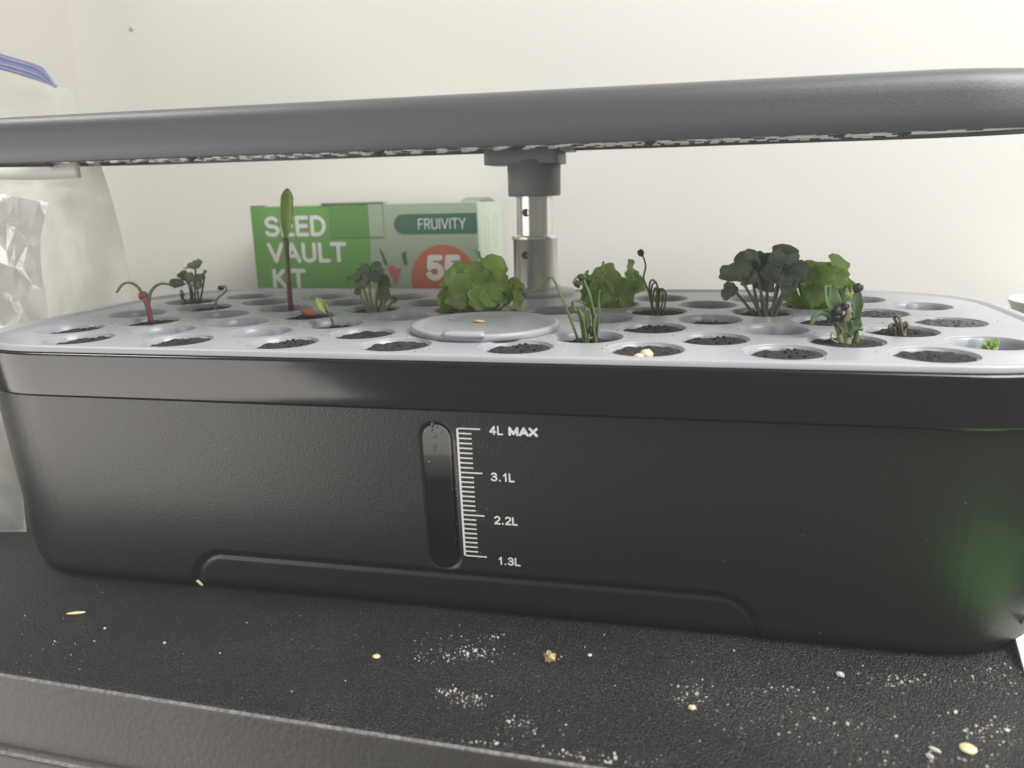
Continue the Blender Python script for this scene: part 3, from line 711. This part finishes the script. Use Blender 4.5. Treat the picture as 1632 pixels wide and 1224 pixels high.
sprouts('radish_sprouts', 'small clump of green sprouts with rounded leaves near the left back', 118, [
    (312, 487, 312, 425, [(-10, -2, 30, 16, .1), (6, -4, 26, 18, 0)]),
    (304, 487, 298, 446, [(-8, -4, 30, 20, .1), (4, -4, 24, 18, 0)]),
    (308, 487, 304, 452, [(-20, 2, 26, 18, .2), (10, 0, 20, 20, 0)]),
    (316, 487, 326, 440, [(2, -4, 20, 12, 0), (-4, 2, 14, 14, 0)]),
    (300, 488, 288, 470, [(-2, 0, 18, 18, 0)]),
    (318, 487, 314, 455, [(-4, -2, 18, 22, 0)])], M['radish2'], M['chive_d'], (.6, .5))
sprouts('radish_sprouts', 'green sprout cluster with pale stems in front of the box beside its red print', 95, [
    (590, 494, 572, 440, [(-10, 2, 34, 18, .1), (4, -6, 26, 22, 0)]),
    (596, 494, 588, 446, [(6, -14, 22, 34, 0), (-10, 0, 26, 24, .1)]),
    (598, 494, 602, 442, [(8, -6, 20, 14, 0), (-4, -2, 20, 22, .1)]),
    (604, 494, 612, 456, [(0, -6, 24, 24, 0), (2, 8, 22, 20, 0)]),
    (588, 493, 572, 464, [(-2, 0, 14, 16, 0)]),
    (606, 493, 616, 474, [(2, -2, 18, 18, 0), (-6, -2, 14, 16, .1)]),
    (610, 493, 628, 478, [(0, 0, 12, 12, 0)])], M['radish2'], M['pale'], (.95, .7))

# thin hooped onion-like seedlings
def loops_plant(name, label, u0, v0, Y, paths, mt, rad=(.55, .42), seeds=()):
    base = at(u0, v0, Y); base.z = -4; pl = thing(name, label, 'seedling', None, base); rnd = random.Random(u0)
    for pth in paths:
        dy = rnd.uniform(-2, 2); pts = [at(u, v, Y + dy + i * rnd.uniform(-.6, .6)) for i, (u, v) in enumerate(pth)]
        pts[0].z = min(pts[0].z, -3.6)
        stempart(pl, base, pts, rad, mt, 'blade', 6)
    for (u, v, r, sx, rot) in seeds: blob(pl, base, at(u, v, Y), r, M['blackseed'], 'seed_coat', (1, .8, sx), R(rot), u, .2)
    return pl
loops_plant('onion_seedling', 'thin looping green onion seedlings left of the seed cup, stems bent towards the post', 934, 541, 26, [
    [(924, 543), (905, 498), (886, 452), (877, 442), (868, 448), (852, 462), (836, 468)],
    [(938, 543), (930, 512), (914, 490), (914, 480), (924, 480), (938, 488), (944, 500), (946, 543)],
    [(948, 543), (948, 510), (940, 470), (930, 446), (932, 440), (924, 438), (916, 446), (914, 452)],
    [(950, 543), (955, 500), (954, 478), (956, 462)],
    [(934, 543), (926, 512), (921, 496), (924, 495), (930, 512), (935, 543)],
    [(930, 543), (928, 528), (925, 512)],
    [(936, 543), (936, 515), (934, 494), (938, 496), (940, 520), (938, 543)],
    [(950, 543), (946, 518), (951, 500)]], M['chive'], (.6, .42), [(919, 452, 1.9, .72, 50), (926, 443, 1.5, .8, 40), (836, 469, 1.3, .6, 60), (941, 528, 1.5, 1.5, 0)])
loops_plant('onion_seedling', 'small tuft of hooped green seedlings with one tall black-tipped thread', 1046, 496, 97, [
    [(1044, 497), (1034, 466), (1026, 444), (1029, 424), (1024, 406)],
    [(1042, 497), (1036, 470), (1036, 450), (1042, 447), (1048, 458), (1050, 497)],
    [(1046, 497), (1038, 476), (1040, 454), (1046, 452), (1050, 470), (1046, 497)],
    [(1048, 497), (1046, 476), (1050, 462), (1058, 462), (1061, 474), (1058, 496)],
    [(1050, 497), (1050, 482), (1052, 464), (1056, 466), (1056, 480), (1052, 497)],
    [(1040, 497), (1040, 480), (1043, 462), (1046, 462), (1048, 497)],
    [(1056, 497), (1060, 484), (1062, 466)]], M['chive'], (.55, .42), [(1021, 403, 1.6, 1.15, -25)])
loops_plant('curled_seedling', 'little brown green seedling of tight loops, right side of the deck', 1434, 534, 50, [
    [(1430, 536), (1424, 522), (1420, 528), (1418, 520), (1424, 517), (1430, 526), (1430, 536)],
    [(1436, 536), (1434, 520), (1426, 508), (1428, 503), (1434, 508), (1436, 520), (1438, 536)],
    [(1440, 536), (1442, 524), (1446, 518), (1444, 514), (1438, 518), (1440, 528), (1442, 536)],
    [(1432, 536), (1432, 524), (1428, 512)]], M['brownstem'], (.75, .65))
loops_plant('curled_seedling', 'single tiny curled pale seedling with dark head behind the red stemmed sprout', 342, 494, 97, [
    [(342, 495), (345, 478), (356, 468), (361, 462), (358, 456), (352, 458)]], M['pale'], (.7, .4), [(352, 459, 1.8, .75, 0)])

# red stemmed sprout with two arching seed leaves
Y = 48; base = at(239, 514, Y); base.z = -4
rs = thing('beet_sprout', 'red stemmed sprout with two thin arching seed leaves at the left', 'seedling', None, base)
stempart(rs, base, [at(241, 514, Y), at(236, 490, Y), at(230, 472, Y)], (1.25, 1.5), M['redstem'], n=10)
blob(rs, base, at(228, 471, Y), 2.6, M['redstem'], 'seed_husk', (1, .8, .8), R(-25), 2)
for pth in ([(228, 472), (220, 458), (208, 451), (196, 453), (186, 466)], [(237, 482), (240, 466), (248, 456), (258, 452), (268, 453)]):
    pts = [at(u, v, Y + i * .6) for i, (u, v) in enumerate(pth)]
    stempart(rs, base, pts, (.85, .55), M['redgreen'], 'seed_leaf')
# tall single spear leaf
Y = 96.5; base = at(463, 492, Y); base.z = -4
ts = thing('tall_sprout', 'tall single spear shaped leaf on a purple stem before the box lettering', 'seedling', None, base)
stempart(ts, base, [at(464, 494, Y), at(460, 450, Y), at(457, 400, Y)], (1.55, 1.0), M['redstem'], n=10)
stempart(ts, base, [at(460.5, 455, Y - .2), at(457.5, 410, Y - .2), at(455, 380, Y)], (1.2, 1.6), M['redgreen'], 'sheath', n=10)
pb = at(455.5, 392, Y); pt_ = at(459, 300, Y)
leafpart(ts, base, mt=M['lettuce_d'], P=pb, d=pt_ - pb, nrm=(.35, -1, 0), L=(pt_ - pb).length, W=6.6, curl=-.06, cup=.5, shape='spear', seg=18)
# small sprout with one leaf pair
Y = 48.3; base = at(530, 518, Y); base.z = -5
ss = thing('small_sprout', 'tiny sprout with a folded green leaf leaning left beside the orange seed', 'seedling', None, base)
stempart(ss, base, [at(532, 520, Y), at(527, 505, Y), at(520, 495, Y)], (.6, .55), M['chive_d'])
pb = at(522, 499, Y); pt_ = at(504, 474, Y)
leafpart(ss, base, mt=M['lettuce'], P=pb, d=pt_ - pb, nrm=(.5, -1, .35), L=(pt_ - pb).length, W=4.6, cup=.7, shape='lance')
pt_ = at(518, 476, Y)
leafpart(ss, base, mt=M['lettuce_d'], P=pb, d=pt_ - pb, nrm=(-.6, -1, .2), L=(pt_ - pb).length, W=3.2, cup=.5, shape='lance')
# big glossy sprout at the right
Y = 27; base = at(1352, 546, Y); base.z = -4
bs = thing('glossy_sprout', 'plump glossy sprout with upright folded leaves and round dark seed heads', 'seedling', None, base)
for pth, r_, mt_ in (([(1342, 549), (1336, 525), (1328, 500)], (1.3, 1.0), 'pale'), ([(1350, 549), (1350, 530), (1346, 510)], (1.6, 1.1), 'pale'), ([(1365, 549), (1364, 520), (1362, 500)], (1.1, .9), 'chive'), ([(1354, 549), (1352, 515), (1352, 500)], (1.0, .8), 'brownstem')):
    stempart(bs, base, [at(u, v, Y + 1) for u, v in pth], r_, M[mt_], n=10)
for (u0, v0, u1, v1, W, sh, cup_, nx) in ((1332, 512, 1318, 453, 5.6, 'lance', .55, .55), (1333, 512, 1326, 452, 5.2, 'lance', .45, -.15), (1336, 512, 1337, 458, 4.6, 'lance', .5, -.7), (1363, 508, 1364, 463, 4.4, 'lance', .6, .5), (1366, 508, 1369, 464, 4.2, 'lance', .5, -.5), (1348, 530, 1338, 502, 5, 'lance', .5, .4), (1350, 530, 1347, 500, 4.6, 'lance', .5, -.3), (1358, 530, 1368, 500, 5, 'lance', .5, -.2), (1340, 520, 1318, 506, 3.5, 'lance', .4, .2)):
    pb, pt_ = at(u0, v0, Y), at(u1, v1, Y)
    leafpart(bs, base, mt=M['bean'], P=pb, d=pt_ - pb, nrm=(nx, -1, .15), L=(pt_ - pb).length, W=W, cup=cup_, shape=sh, curl=.15, seg=14, wave=.045)
for pth, W in (([(1334, 508), (1312, 498), (1298, 504), (1293, 518)], 5), ([(1352, 534), (1364, 524), (1376, 525)], 4), ([(1336, 546), (1325, 540), (1326, 530), (1332, 534)], 1.2)):
    stempart(bs, base, [at(u, v, Y - i * .5) for i, (u, v) in enumerate(pth)], (W * .3, W * .16), M['bean'] if W > 3 else M['pale'], 'seed_leaf')
for u, v, r_ in ((1367, 459, 1.9), (1335, 496, 1.9), (1333, 506, 1.7), (1347, 489, 1.6)):
    blob(bs, base, at(u, v, Y - 2), r_, M['blackseed'], 'seed_coat', (1, .9, 1), 0, u, .25)
stempart(bs, base, [at(1348, 512, Y - 2), at(1352, 500, Y - 2), at(1348, 490, Y - 2), at(1338, 494, Y - 2)], (1.2, .9), M['brownstem'], 'hook')
# tiny three pointed leaf
Y = 24; base = at(1580, 553, Y); base.z = -5
tl = thing('small_sprout', 'tiny three pointed green sprout at the far right of the deck', 'seedling', None, base)
for (u, v, W, nx) in ((1587, 537, 2.6, .3), (1568, 543, 1.8, -.2), (1592, 552, 2.0, .2), (1562, 555, 1.6, 0), (1576, 545, 3, 0)):
    pb, pt_ = at(1580, 554, Y), at(u, v, Y)
    leafpart(tl, base, mt=M['lettuce_d'], P=pb, d=pt_ - pb, nrm=(nx, -1, .6), L=(pt_ - pb).length, W=W + 1, cup=.5, shape='lance')
stempart(tl, base, [at(1580, 560, Y), at(1580, 554, Y)], .7, M['chive_d'])

# loose seeds
def seed(name, label, p, r, mt, sc=(1, 1, 1), rot=0, cat='seed', lump=.12, group=None, rz=0):
    bm = bmesh.new(); bmesh.ops.create_icosphere(bm, subdivisions=3, radius=1)
    for v in bm.verts:
        f_ = 1 + lump * noise.noise(v.co * 2.1 + Vector((p[0], 0, 0))); v.co = Vector((v.co.x * sc[0], v.co.y * sc[1], v.co.z * sc[2])) * r * f_
    bmesh.ops.rotate(bm, verts=bm.verts, matrix=Matrix.Rotation(rot, 3, 'Y')); bmesh.ops.rotate(bm, verts=bm.verts, matrix=Matrix.Rotation(rz, 3, 'Z'))
    o = build(name, bm, mt); o.location = Vector(p) * MM; return tag(o, label, cat, group)
q = at(1030, 566, -8); seed('pea_seed', 'round cream seed lying higher in the front row cup', q, 2.5, M['cream'], (1, 1, .9))
q = at(1019, 569, -9.5); seed('pea_seed', 'smaller cream seed half buried to the left of the round one', q, 2.0, M['cream'], (1.1, 1, .7))
q = at(491, 497, 72); seed('clay_seed', 'orange brown seed resting on soil beside the tiny leaning sprout', q, 3.2, M['clay'], (1.3, 1, .7), .3)
q = onz(764, 512, 2.6); seed('seed_flake', 'larger pale husk flake lying on the round lid', (q.x, q.y, 2.7), 1.7, M['cream'], (1.5, 1, .35), .1, 'husk')
q = onz(721, 508, 2.6); seed('seed_flake', 'smaller pale husk flake at the left of the round lid', (q.x, q.y, 2.5), 1.1, M['crumb'], (1.4, .9, .3), 0, 'husk')
q = onz(728, 490, .5); seed('seed_flake', 'cream husk at the foot of the bushy bright lettuce', (q.x, q.y, .4), 1.6, M['cream'], (1.6, 1, .4), 0, 'husk')
def onT(u, v, h): q = onz(u, v, ZT + h); return (q.x, q.y, ZT + h)
seed('seed_husk', 'slender yellow husk on the table left of the planter front', onT(121, 977, .6), 2.3, M['husk'], (1.7, .38, .26), 0, 'husk', rz=.35)
q = at(311, 932, face_y(-98) - .0); seed('seed_husk', 'slim yellow husk stuck in the handle recess of the planter', (q.x, face_y(q.z) + .4, q.z), 1.5, M['husk'], (1.7, .4, .5), R(42), 'husk')
seed('seed_husk', 'small yellow flake on the table under the planter front', onT(600, 1046, .5), 1.3, M['husk'], (1.2, 1, .45), 0, 'husk')
seed('soil_crumb', 'knobbly brown crumb on the table below the scale lettering', onT(876, 1048, 1.6), 2.1, M['bark'], (.85, .8, 1.1), .3, 'crumb', .9)
seed('seed_flake', 'tiny cream flake right of the knobbly brown crumb', onT(940, 1044, .4), .8, M['cream'], (1.1, 1, .5), 0, 'husk')
seed('seed_disc', 'flat round cream seed near the bottom right table corner', onT(1543, 1193, .6), 2.5, M['husk'], (1, 1, .3), 0, 'seed', .04)
seed('seed_husk', 'short white husk left of the flat round cream seed', onT(1490, 1195, .4), 1.6, M['crumb'], (1.2, .5, .4), 0, 'husk', rz=-.6)
seed('soil_crumb', 'pale crumb on the table right of the handle recess', onT(1339, 1075, .6), 1.2, M['crumb'], (1.1, 1, .6), 0, 'crumb', .6)
seed('soil_crumb', 'cream crumb on the table left of the pale crumb', onT(1103, 1128, .6), 1.1, M['cream'], (1.1, 1, .6), 0, 'crumb', .6)
# uncountable white grit
bm = bmesh.new(); rnd = random.Random(11)
def grit(u, v, s):
    p = onz(u, v, ZT + s * .4)
    if p.y < edge_y(p.x) + 2 or (p.y > -16.5 and p.x < 365): return
    bmesh.ops.create_icosphere(bm, subdivisions=1, radius=s, matrix=Matrix.Translation(p) @ Matrix.Rotation(rnd.uniform(0, 3), 4, 'Z') @ Matrix.Rotation(rnd.uniform(0, 3), 4, 'X') @ Matrix.Diagonal((rnd.uniform(.6, 1.3), rnd.uniform(.6, 1.1), rnd.uniform(.4, .9), 1)))
for (u, v, su, sv, n, s) in ((750, 1042, 28, 7, 90, .30), (690, 1043, 24, 9, 50, .24), (745, 1112, 16, 8, 75, .32), (716, 1102, 8, 4, 28, .3), (725, 1020, 45, 8, 22, .25),
                             (790, 1018, 6, 4, 14, .35), (840, 1160, 30, 9, 40, .25), (815, 1147, 14, 6, 18, .3), (1100, 1105, 18, 12, 60, .3), (1260, 1100, 40, 6, 55, .25),
                             (1430, 1085, 35, 9, 80, .25), (1590, 1080, 40, 14, 80, .28), (1570, 1165, 28, 14, 50, .45), (1340, 1160, 90, 22, 60, .28), (760, 1186, 40, 5, 60, .22),
                             (900, 1205, 50, 6, 90, .26), (970, 1215, 40, 5, 70, .26), (1300, 1170, 300, 45, 130, .22), (1000, 1080, 420, 60, 260, .17), (250, 1020, 170, 60, 120, .17), (1500, 1210, 110, 12, 60, .3), (95, 1035, 40, 20, 25, .22)):
    for _ in range(n): grit(rnd.gauss(u, su), rnd.gauss(v, sv), s * .85 * rnd.lognormvariate(-.15, .55))
tag(build('crumbs', bm, M['crumb'], smooth=False), 'white grit and crumbs scattered over the black table', 'crumbs', kind='stuff')
# dust specks stuck to the front of the reservoir
bm = bmesh.new()
for _ in range(34):
    x, z = rnd.gauss(190, 110), rnd.uniform(-104, -24); bmesh.ops.create_icosphere(bm, subdivisions=1, radius=rnd.uniform(.05, .14), matrix=Matrix.Translation((x, face_y(z) - .05, z)))
for _ in range(60):
    x, z = rnd.gauss(184, 3.5), rnd.uniform(-84, -27); bmesh.ops.create_icosphere(bm, subdivisions=1, radius=rnd.uniform(.07, .17), matrix=Matrix.Translation((x, face_y(z) - .05, z)))
bmesh.ops.translate(bm, verts=bm.verts, vec=-OFF)
tag(build('dust_speck', bm, M['crumb'], PL), kind='stuff')

# spilled peat specks on the deck
bm = bmesh.new(); rnd = random.Random(31)
for _ in range(150):
    j, k, hx, hy = rnd.choice([h for h in HOLES if state.get((h[0], h[1]), 'empty') != 'empty']); a = rnd.uniform(0, 6.28); r = 15.4 + rnd.expovariate(.5)
    x, y = hx + r * math.cos(a), hy + r * math.sin(a)
    if y < -19 or any((x - h[2]) ** 2 + (y - h[3]) ** 2 < 15.2 ** 2 for h in HOLES): continue
    bmesh.ops.create_icosphere(bm, subdivisions=1, radius=rnd.uniform(.1, .28), matrix=Matrix.Translation((x, y, .1)) @ Matrix.Diagonal((1.3, .8, .7, 1)))
bmesh.ops.translate(bm, verts=bm.verts, vec=-OFF)
tag(build('peat_speck', bm, M['soil'], PL), kind='stuff')

# ---------------------------------------------------------------- seed kit box
BX0, BX1, BY0, BY1, BZ1 = -36.3, 128.0, 215.0, 281.0, 53.4
BO = (46, 248, ZT)
bxr = thing('seed_kit_box', 'green and sage printed cardboard box with white lettering standing behind the planter', 'box', None, BO)
def bpart(name, bm, mt, smooth=False):
    bmesh.ops.translate(bm, verts=bm.verts, vec=-Vector(BO)); return build(name, bm, mt, bxr, smooth)
bm = bmesh.new(); box(bm, BX0, BX1, BY0, BY1, ZT, BZ1, .6); bpart('carton', bm, M['cardsage'])
def flat(name, outline, y, mt, th=.15):
    bm = bmesh.new(); loft(bm, [[(x, y + .05, z) for x, z in outline], [(x, y - th, z) for x, z in outline]], True, True); return bpart(name, bm, mt)
g = [(BX0 + .3, -100), (44, -100)] + [(44 + 7.6 * math.sin(R(a)), 18 - 20 * math.cos(R(a))) for a in (20, 45, 70, 90)] + [(51.8, BZ1 - .6), (BX0 + .3, BZ1 - .6)]
flat('green_panel', g, BY0, M['cardgreen'])
pl_ = [(BX1 - .4, 32.9), (BX1 - .4, 46.2)] + [(76.5 + 6.65 * math.cos(R(a)), 39.55 + 6.65 * math.sin(R(a))) for a in range(90, 271, 15)]
flat('name_pill', pl_, BY0, M['pill'])
ci = []
for i in range(96):
    r_ = 22.6 + (.45 if i % 2 else 0); a = 2 * math.pi * i / 96; ci.append((103 + r_ * math.cos(a), 3.0 + r_ * math.sin(a)))
flat('round_sticker', ci, BY0, M['orange'])
flat('radish_print', [(63, 11), (66.5, 12.5), (70, 10), (73, 10.5), (71.5, 4.5), (68.5, -2), (66.5, 3)], BY0, M['red'])
flat('radish_top_print', [(58, 24), (60, 22), (64, 12), (61, 13)], BY0, M['pill'])
flat('radish_top_print', [(75, 13), (74, 20), (77, 22), (78, 12)], BY0, M['pill'])
# tucked lid flap showing as a thin raised rectangle
flat('tuck_flap', [(24, 31.2), (62.3, 31.2), (62.3, BZ1 + .5), (24, BZ1 + .5)], BY0 - .16, mat('flap_green', (.135, .31, .09), .55), .3)
flat('tuck_flap', [(51.9, 31.4), (62.1, 31.4), (62.1, BZ1 + .3), (51.9, BZ1 + .3)], BY0 - .48, M['cardsage'], .12)
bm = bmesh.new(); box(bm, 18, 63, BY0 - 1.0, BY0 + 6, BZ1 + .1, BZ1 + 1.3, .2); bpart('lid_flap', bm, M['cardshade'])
bm = bmesh.new(); box(bm, BX0 - .3, BX0 + 12, BY0 - .4, BY0 + 6, BZ1 + .1, BZ1 + .7, .2); bpart('lid_flap', bm, M['cardsage'])
bm = bmesh.new(); vs = [(BX1 + .1, BY0 + 8 + 40 * t, BZ1 + 2.6 * math.sin(math.pi * t)) for t in [i / 10 for i in range(11)]]
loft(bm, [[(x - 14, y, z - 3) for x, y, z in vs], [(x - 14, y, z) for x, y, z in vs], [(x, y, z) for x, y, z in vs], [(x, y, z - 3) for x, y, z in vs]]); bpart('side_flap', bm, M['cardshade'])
bm = bmesh.new(); box(bm, BX1 - .05, BX1 + .15, BY0 + .5, BY1 - .5, ZT + 1, BZ1 - .4); bpart('side_panel', bm, M['cardside'])
for yy in (239, 262):
    ol = [(yy + 5.5 * math.cos(R(a)), 32 + 12 * math.sin(R(a))) for a in range(0, 360, 20)]
    bm = bmesh.new(); loft(bm, [[(BX1 + .1, y, z) for y, z in ol], [(BX1 + .3, y, z) for y, z in ol]], False, True); bpart('side_print', bm, M['cardshade'])
for s, x, z, h, wd, wt, mt_ in (('SEED', -26.8, 32.3, 14.2, 47.5, 2.7, 'white'), ('VAULT', -26, 14.3, 14.0, 60, 2.7, 'white'), ('KIT', -24.5, -3.6, 13.8, 26.5, 2.9, 'white'),
                           ('FRUIVITY', 86.4, 35.9, 7.2, 33.5, .85, 'cardwhite'), ('55', 90.3, 1.6, 17.5, 26, 4.0, 'white')):
    bm = stroke_text(s, h, wd, wt, depth=.1)
    for v in bm.verts: v.co = Vector((x + v.co.x, BY0 - .16 + v.co.y, z + v.co.z))
    bpart('lettering', bm, M[mt_])

# ---------------------------------------------------------------- plastic bags at the left
def sheet(name, corners, cell, bulge, crum, seed_, mt, parent, base, side=None, flat=True):
    """pillow of creased film: front and back made of flat facets between 4 corners (bl, br, tr, tl)"""
    bl, br, tr, tl = [Vector(c) for c in corners]; bm = bmesh.new(); nrm = (br - bl).cross(tl - bl).normalized()
    nu = max(3, int((br - bl).length / cell)); nv = max(3, int((tl - bl).length / cell)); rnd = random.Random(seed_)
    for sgn in (1, -1):
        g = []
        for j in range(nv + 1):
            row = []
            for i in range(nu + 1):
                u = i / nu; v = j / nv; edge = i in (0, nu) or j in (0, nv)
                if 0 < i < nu: u += rnd.uniform(-.38, .38) / nu
                if 0 < j < nv: v += rnd.uniform(-.38, .38) / nv
                p = (bl * (1 - u) + br * u) * (1 - v) + (tl * (1 - u) + tr * u) * v
                if side: p += (br - bl).normalized() * side(u, v)
                e = max(0, 4 * u * (1 - u)) ** .5 * max(0, 4 * v * (1 - v)) ** .35
                d = bulge * e * sgn + crum * (.25 + .75 * e) * (rnd.uniform(-.5, .5) + noise.noise(p * .022 + Vector((seed_, 0, sgn))) * 1.2) * (.25 if edge else 1)
                row.append(bm.verts.new(p + nrm * d))
            g.append(row)
        for j in range(nv):
            for i in range(nu):
                q = (g[j][i], g[j][i + 1], g[j + 1][i + 1], g[j + 1][i])
                if rnd.random() < .5: bm.faces.new(q[:3]); bm.faces.new((q[0], q[2], q[3]))
                else: bm.faces.new((q[0], q[1], q[3])); bm.faces.new(q[1:])
    bmesh.ops.translate(bm, verts=bm.verts, vec=-Vector(base))
    return build(name, bm, mt, parent, smooth=not flat)
B1 = (-150, 150, ZT)
zb = thing('zip_bag', 'tall frosted zip bag with a blue closure leaning in the corner at the left', 'plastic bag', None, B1)
def side_a(u, v): return (u * ((0 if v < .55 else -30 * ((v - .55) / .45) ** 1.7)))
sheet('bag_film', [(-230, 150, ZT), (-66, 118, ZT), (-76, 135, 127), (-222, 160, 148)], 15, 6, 3.2, 3, M['bag'], zb, B1, side=side_a, flat=False)
# blue closure: two raised tracks following the bag top
pl_pts = [at(-60, 66, 140), at(0, 86, 137), at(40, 95, 135), at(68, 106, 134.5), at(93, 137, 134)]
def strip(pts, h, th, mt, name, parent, base):
    P = smoothpath(pts, 8); bm = bmesh.new()
    loft(bm, [[p + Vector((0, dy, dz)) for dy, dz in ((-th, 0), (-th, -h), (th, -h), (th, 0))] for p in P], True, True)
    bmesh.ops.translate(bm, verts=bm.verts, vec=-Vector(base)); return build(name, bm, mt, parent)
zt_ = smoothpath([at(-60, 64, 140), at(0, 85, 137), at(40, 97, 135.5), at(61, 104, 135), at(72, 112, 134.5), at(91, 138, 134)], 6)
zl_ = smoothpath([at(-60, 96, 139), at(0, 111, 136), at(30, 119, 134.7), at(42, 123, 134.3), at(62, 129, 134), at(89, 139, 133.6)], 6)
bm = bmesh.new(); loft(bm, [[a_ + Vector((0, .6, 0)), a_ + Vector((0, -.6, 0)), b_ + Vector((0, -.6, 0)), b_ + Vector((0, .6, 0))] for a_, b_ in zip(zt_, zl_)], True, True)
bmesh.ops.translate(bm, verts=bm.verts, vec=-Vector(B1)); build('zip_band', bm, M['zip'], zb, False)
for q_ in (.2, .62, .86):
    bm = bmesh.new(); tube(bm, [a_ * (1 - q_) + b_ * q_ + Vector((0, -.7, 0)) for a_, b_ in zip(zt_, zl_)], .55, 6); bmesh.ops.translate(bm, verts=bm.verts, vec=-Vector(B1)); build('zip_track', bm, M['zip'], zb)
strip([at(-60, 262, 112), at(0, 262, 112), at(60, 262, 112), at(125, 258, 112)], 8.8, .4, mat('white_label_strip', (.74, .73, .68), .5), 'white_strip', zb, B1)
B2 = (-150, 100, ZT)
cb = thing('clear_bag', 'clear crinkled plastic bag standing in front of the zip bag at the left', 'plastic bag', None, B2)
sheet('crinkled_film', [(-215, 70, ZT), (-118, 92, ZT), tuple(at(82, 322, 98)), tuple(at(-60, 300, 96))], 10, 8, 7, 9, M['clearbag'], cb, B2, side=lambda u, v: -u * (4 * math.sin(v * 9) + 20 * (1 - v) * v))
B3 = (-100, 20, ZT)
lb = thing('loose_bag', 'loose translucent plastic bag end lying against the lower left of the planter', 'plastic bag', None, B3)
sheet('bag_end', [(-160, 5, ZT + 1), (-64, 16, ZT + 5), (-76, 34, -38), (-160, 30, -20)], 11, 9, 5, 21, M['bag'], lb, B3, flat=False)

# ---------------------------------------------------------------- right side bits
B4 = (420, -10, ZT)
pk = thing('white_packet_green_reflector', 'white edged packet at the right frame edge, with an added unseen green reflector', 'packet', None, B4)
def quadbox(name, pts, th, mt):
    n_ = (pts[1] - pts[0]).cross(pts[3] - pts[0]).normalized() * th
    bm = bmesh.new(); loft(bm, [pts, [p + n_ for p in pts]], True, True); bmesh.ops.translate(bm, verts=bm.verts, vec=-Vector(B4)); return build(name, bm, mt, pk, False)
e0 = onz(1634, 1080, ZT); e1 = at(1612, 1000, 2); e2 = at(1613, 985, 6); e3 = at(1634, 958, 12)
quadbox('white_edge', [e1, e0, Vector((e0.x + 25, e0.y + 4, ZT)), Vector((e1.x + 25, e1.y + 6, e1.z))], 1.0, M['white'])
quadbox('white_fold', [e2, e1 + Vector((.1, .1, .3)), e0 + Vector((4, 12, 14)), e3], .8, M['white'])
g0, g1 = onz(1632, 1088, ZT), onz(1632, 1230, ZT)
bm = bmesh.new(); pg_ = [(g1.x + 5, g1.y - 12), (g1.x + 70, g1.y - 30), (g0.x + 95, g0.y + 20), (g0.x + 9, g0.y + 2)]
loft(bm, [[(x, y, ZT + .3) for x, y in pg_], [(x, y, ZT + 2.6) for x, y in pg_], [(x * .96 + 16, y * .96 - 1, ZT + 3.4) for x, y in pg_]], True, True)
bmesh.ops.translate(bm, verts=bm.verts, vec=-Vector(B4)); build('added_green_reflector', bm, mat('green_reflector_colour', (.11, .52, .04), .5), pk, False)  # green sheet added out of view to reflect a green glow in the tank
q = at(1640, 478, 245)
bm = bmesh.new(); lathe(bm, [(22, ZT), (26, ZT + 30), (30, q.z - 5), (32, q.z - 1), (32, q.z), (30.5, q.z), (29, q.z - 4), (20, ZT + 4)], 48, (q.x + 22, 245, 0), True, True)
tag(build('white_cup', bm, M['wall']), 'white cup rim just visible behind the right end of the planter', 'cup')

# ---------------------------------------------------------------- added thin volume imitating lens glare
bm = bmesh.new(); box(bm, -290, 1260, -760, 340, -980, 1560)
hm = bpy.data.materials.new('glare_veil_volume'); hm.use_nodes = True; nt = hm.node_tree; nt.nodes.clear()
o_ = nt.nodes.new('ShaderNodeOutputMaterial'); v_ = nt.nodes.new('ShaderNodeVolumePrincipled')
v_.inputs['Color'].default_value = (.95, .95, .93, 1); v_.inputs['Density'].default_value = .085
nt.links.new(v_.outputs[0], o_.inputs['Volume'])
tag(build('veil', bm, hm, smooth=False), 'added volume imitating lens glare, a milky haze over the planter', 'veil', kind='stuff')
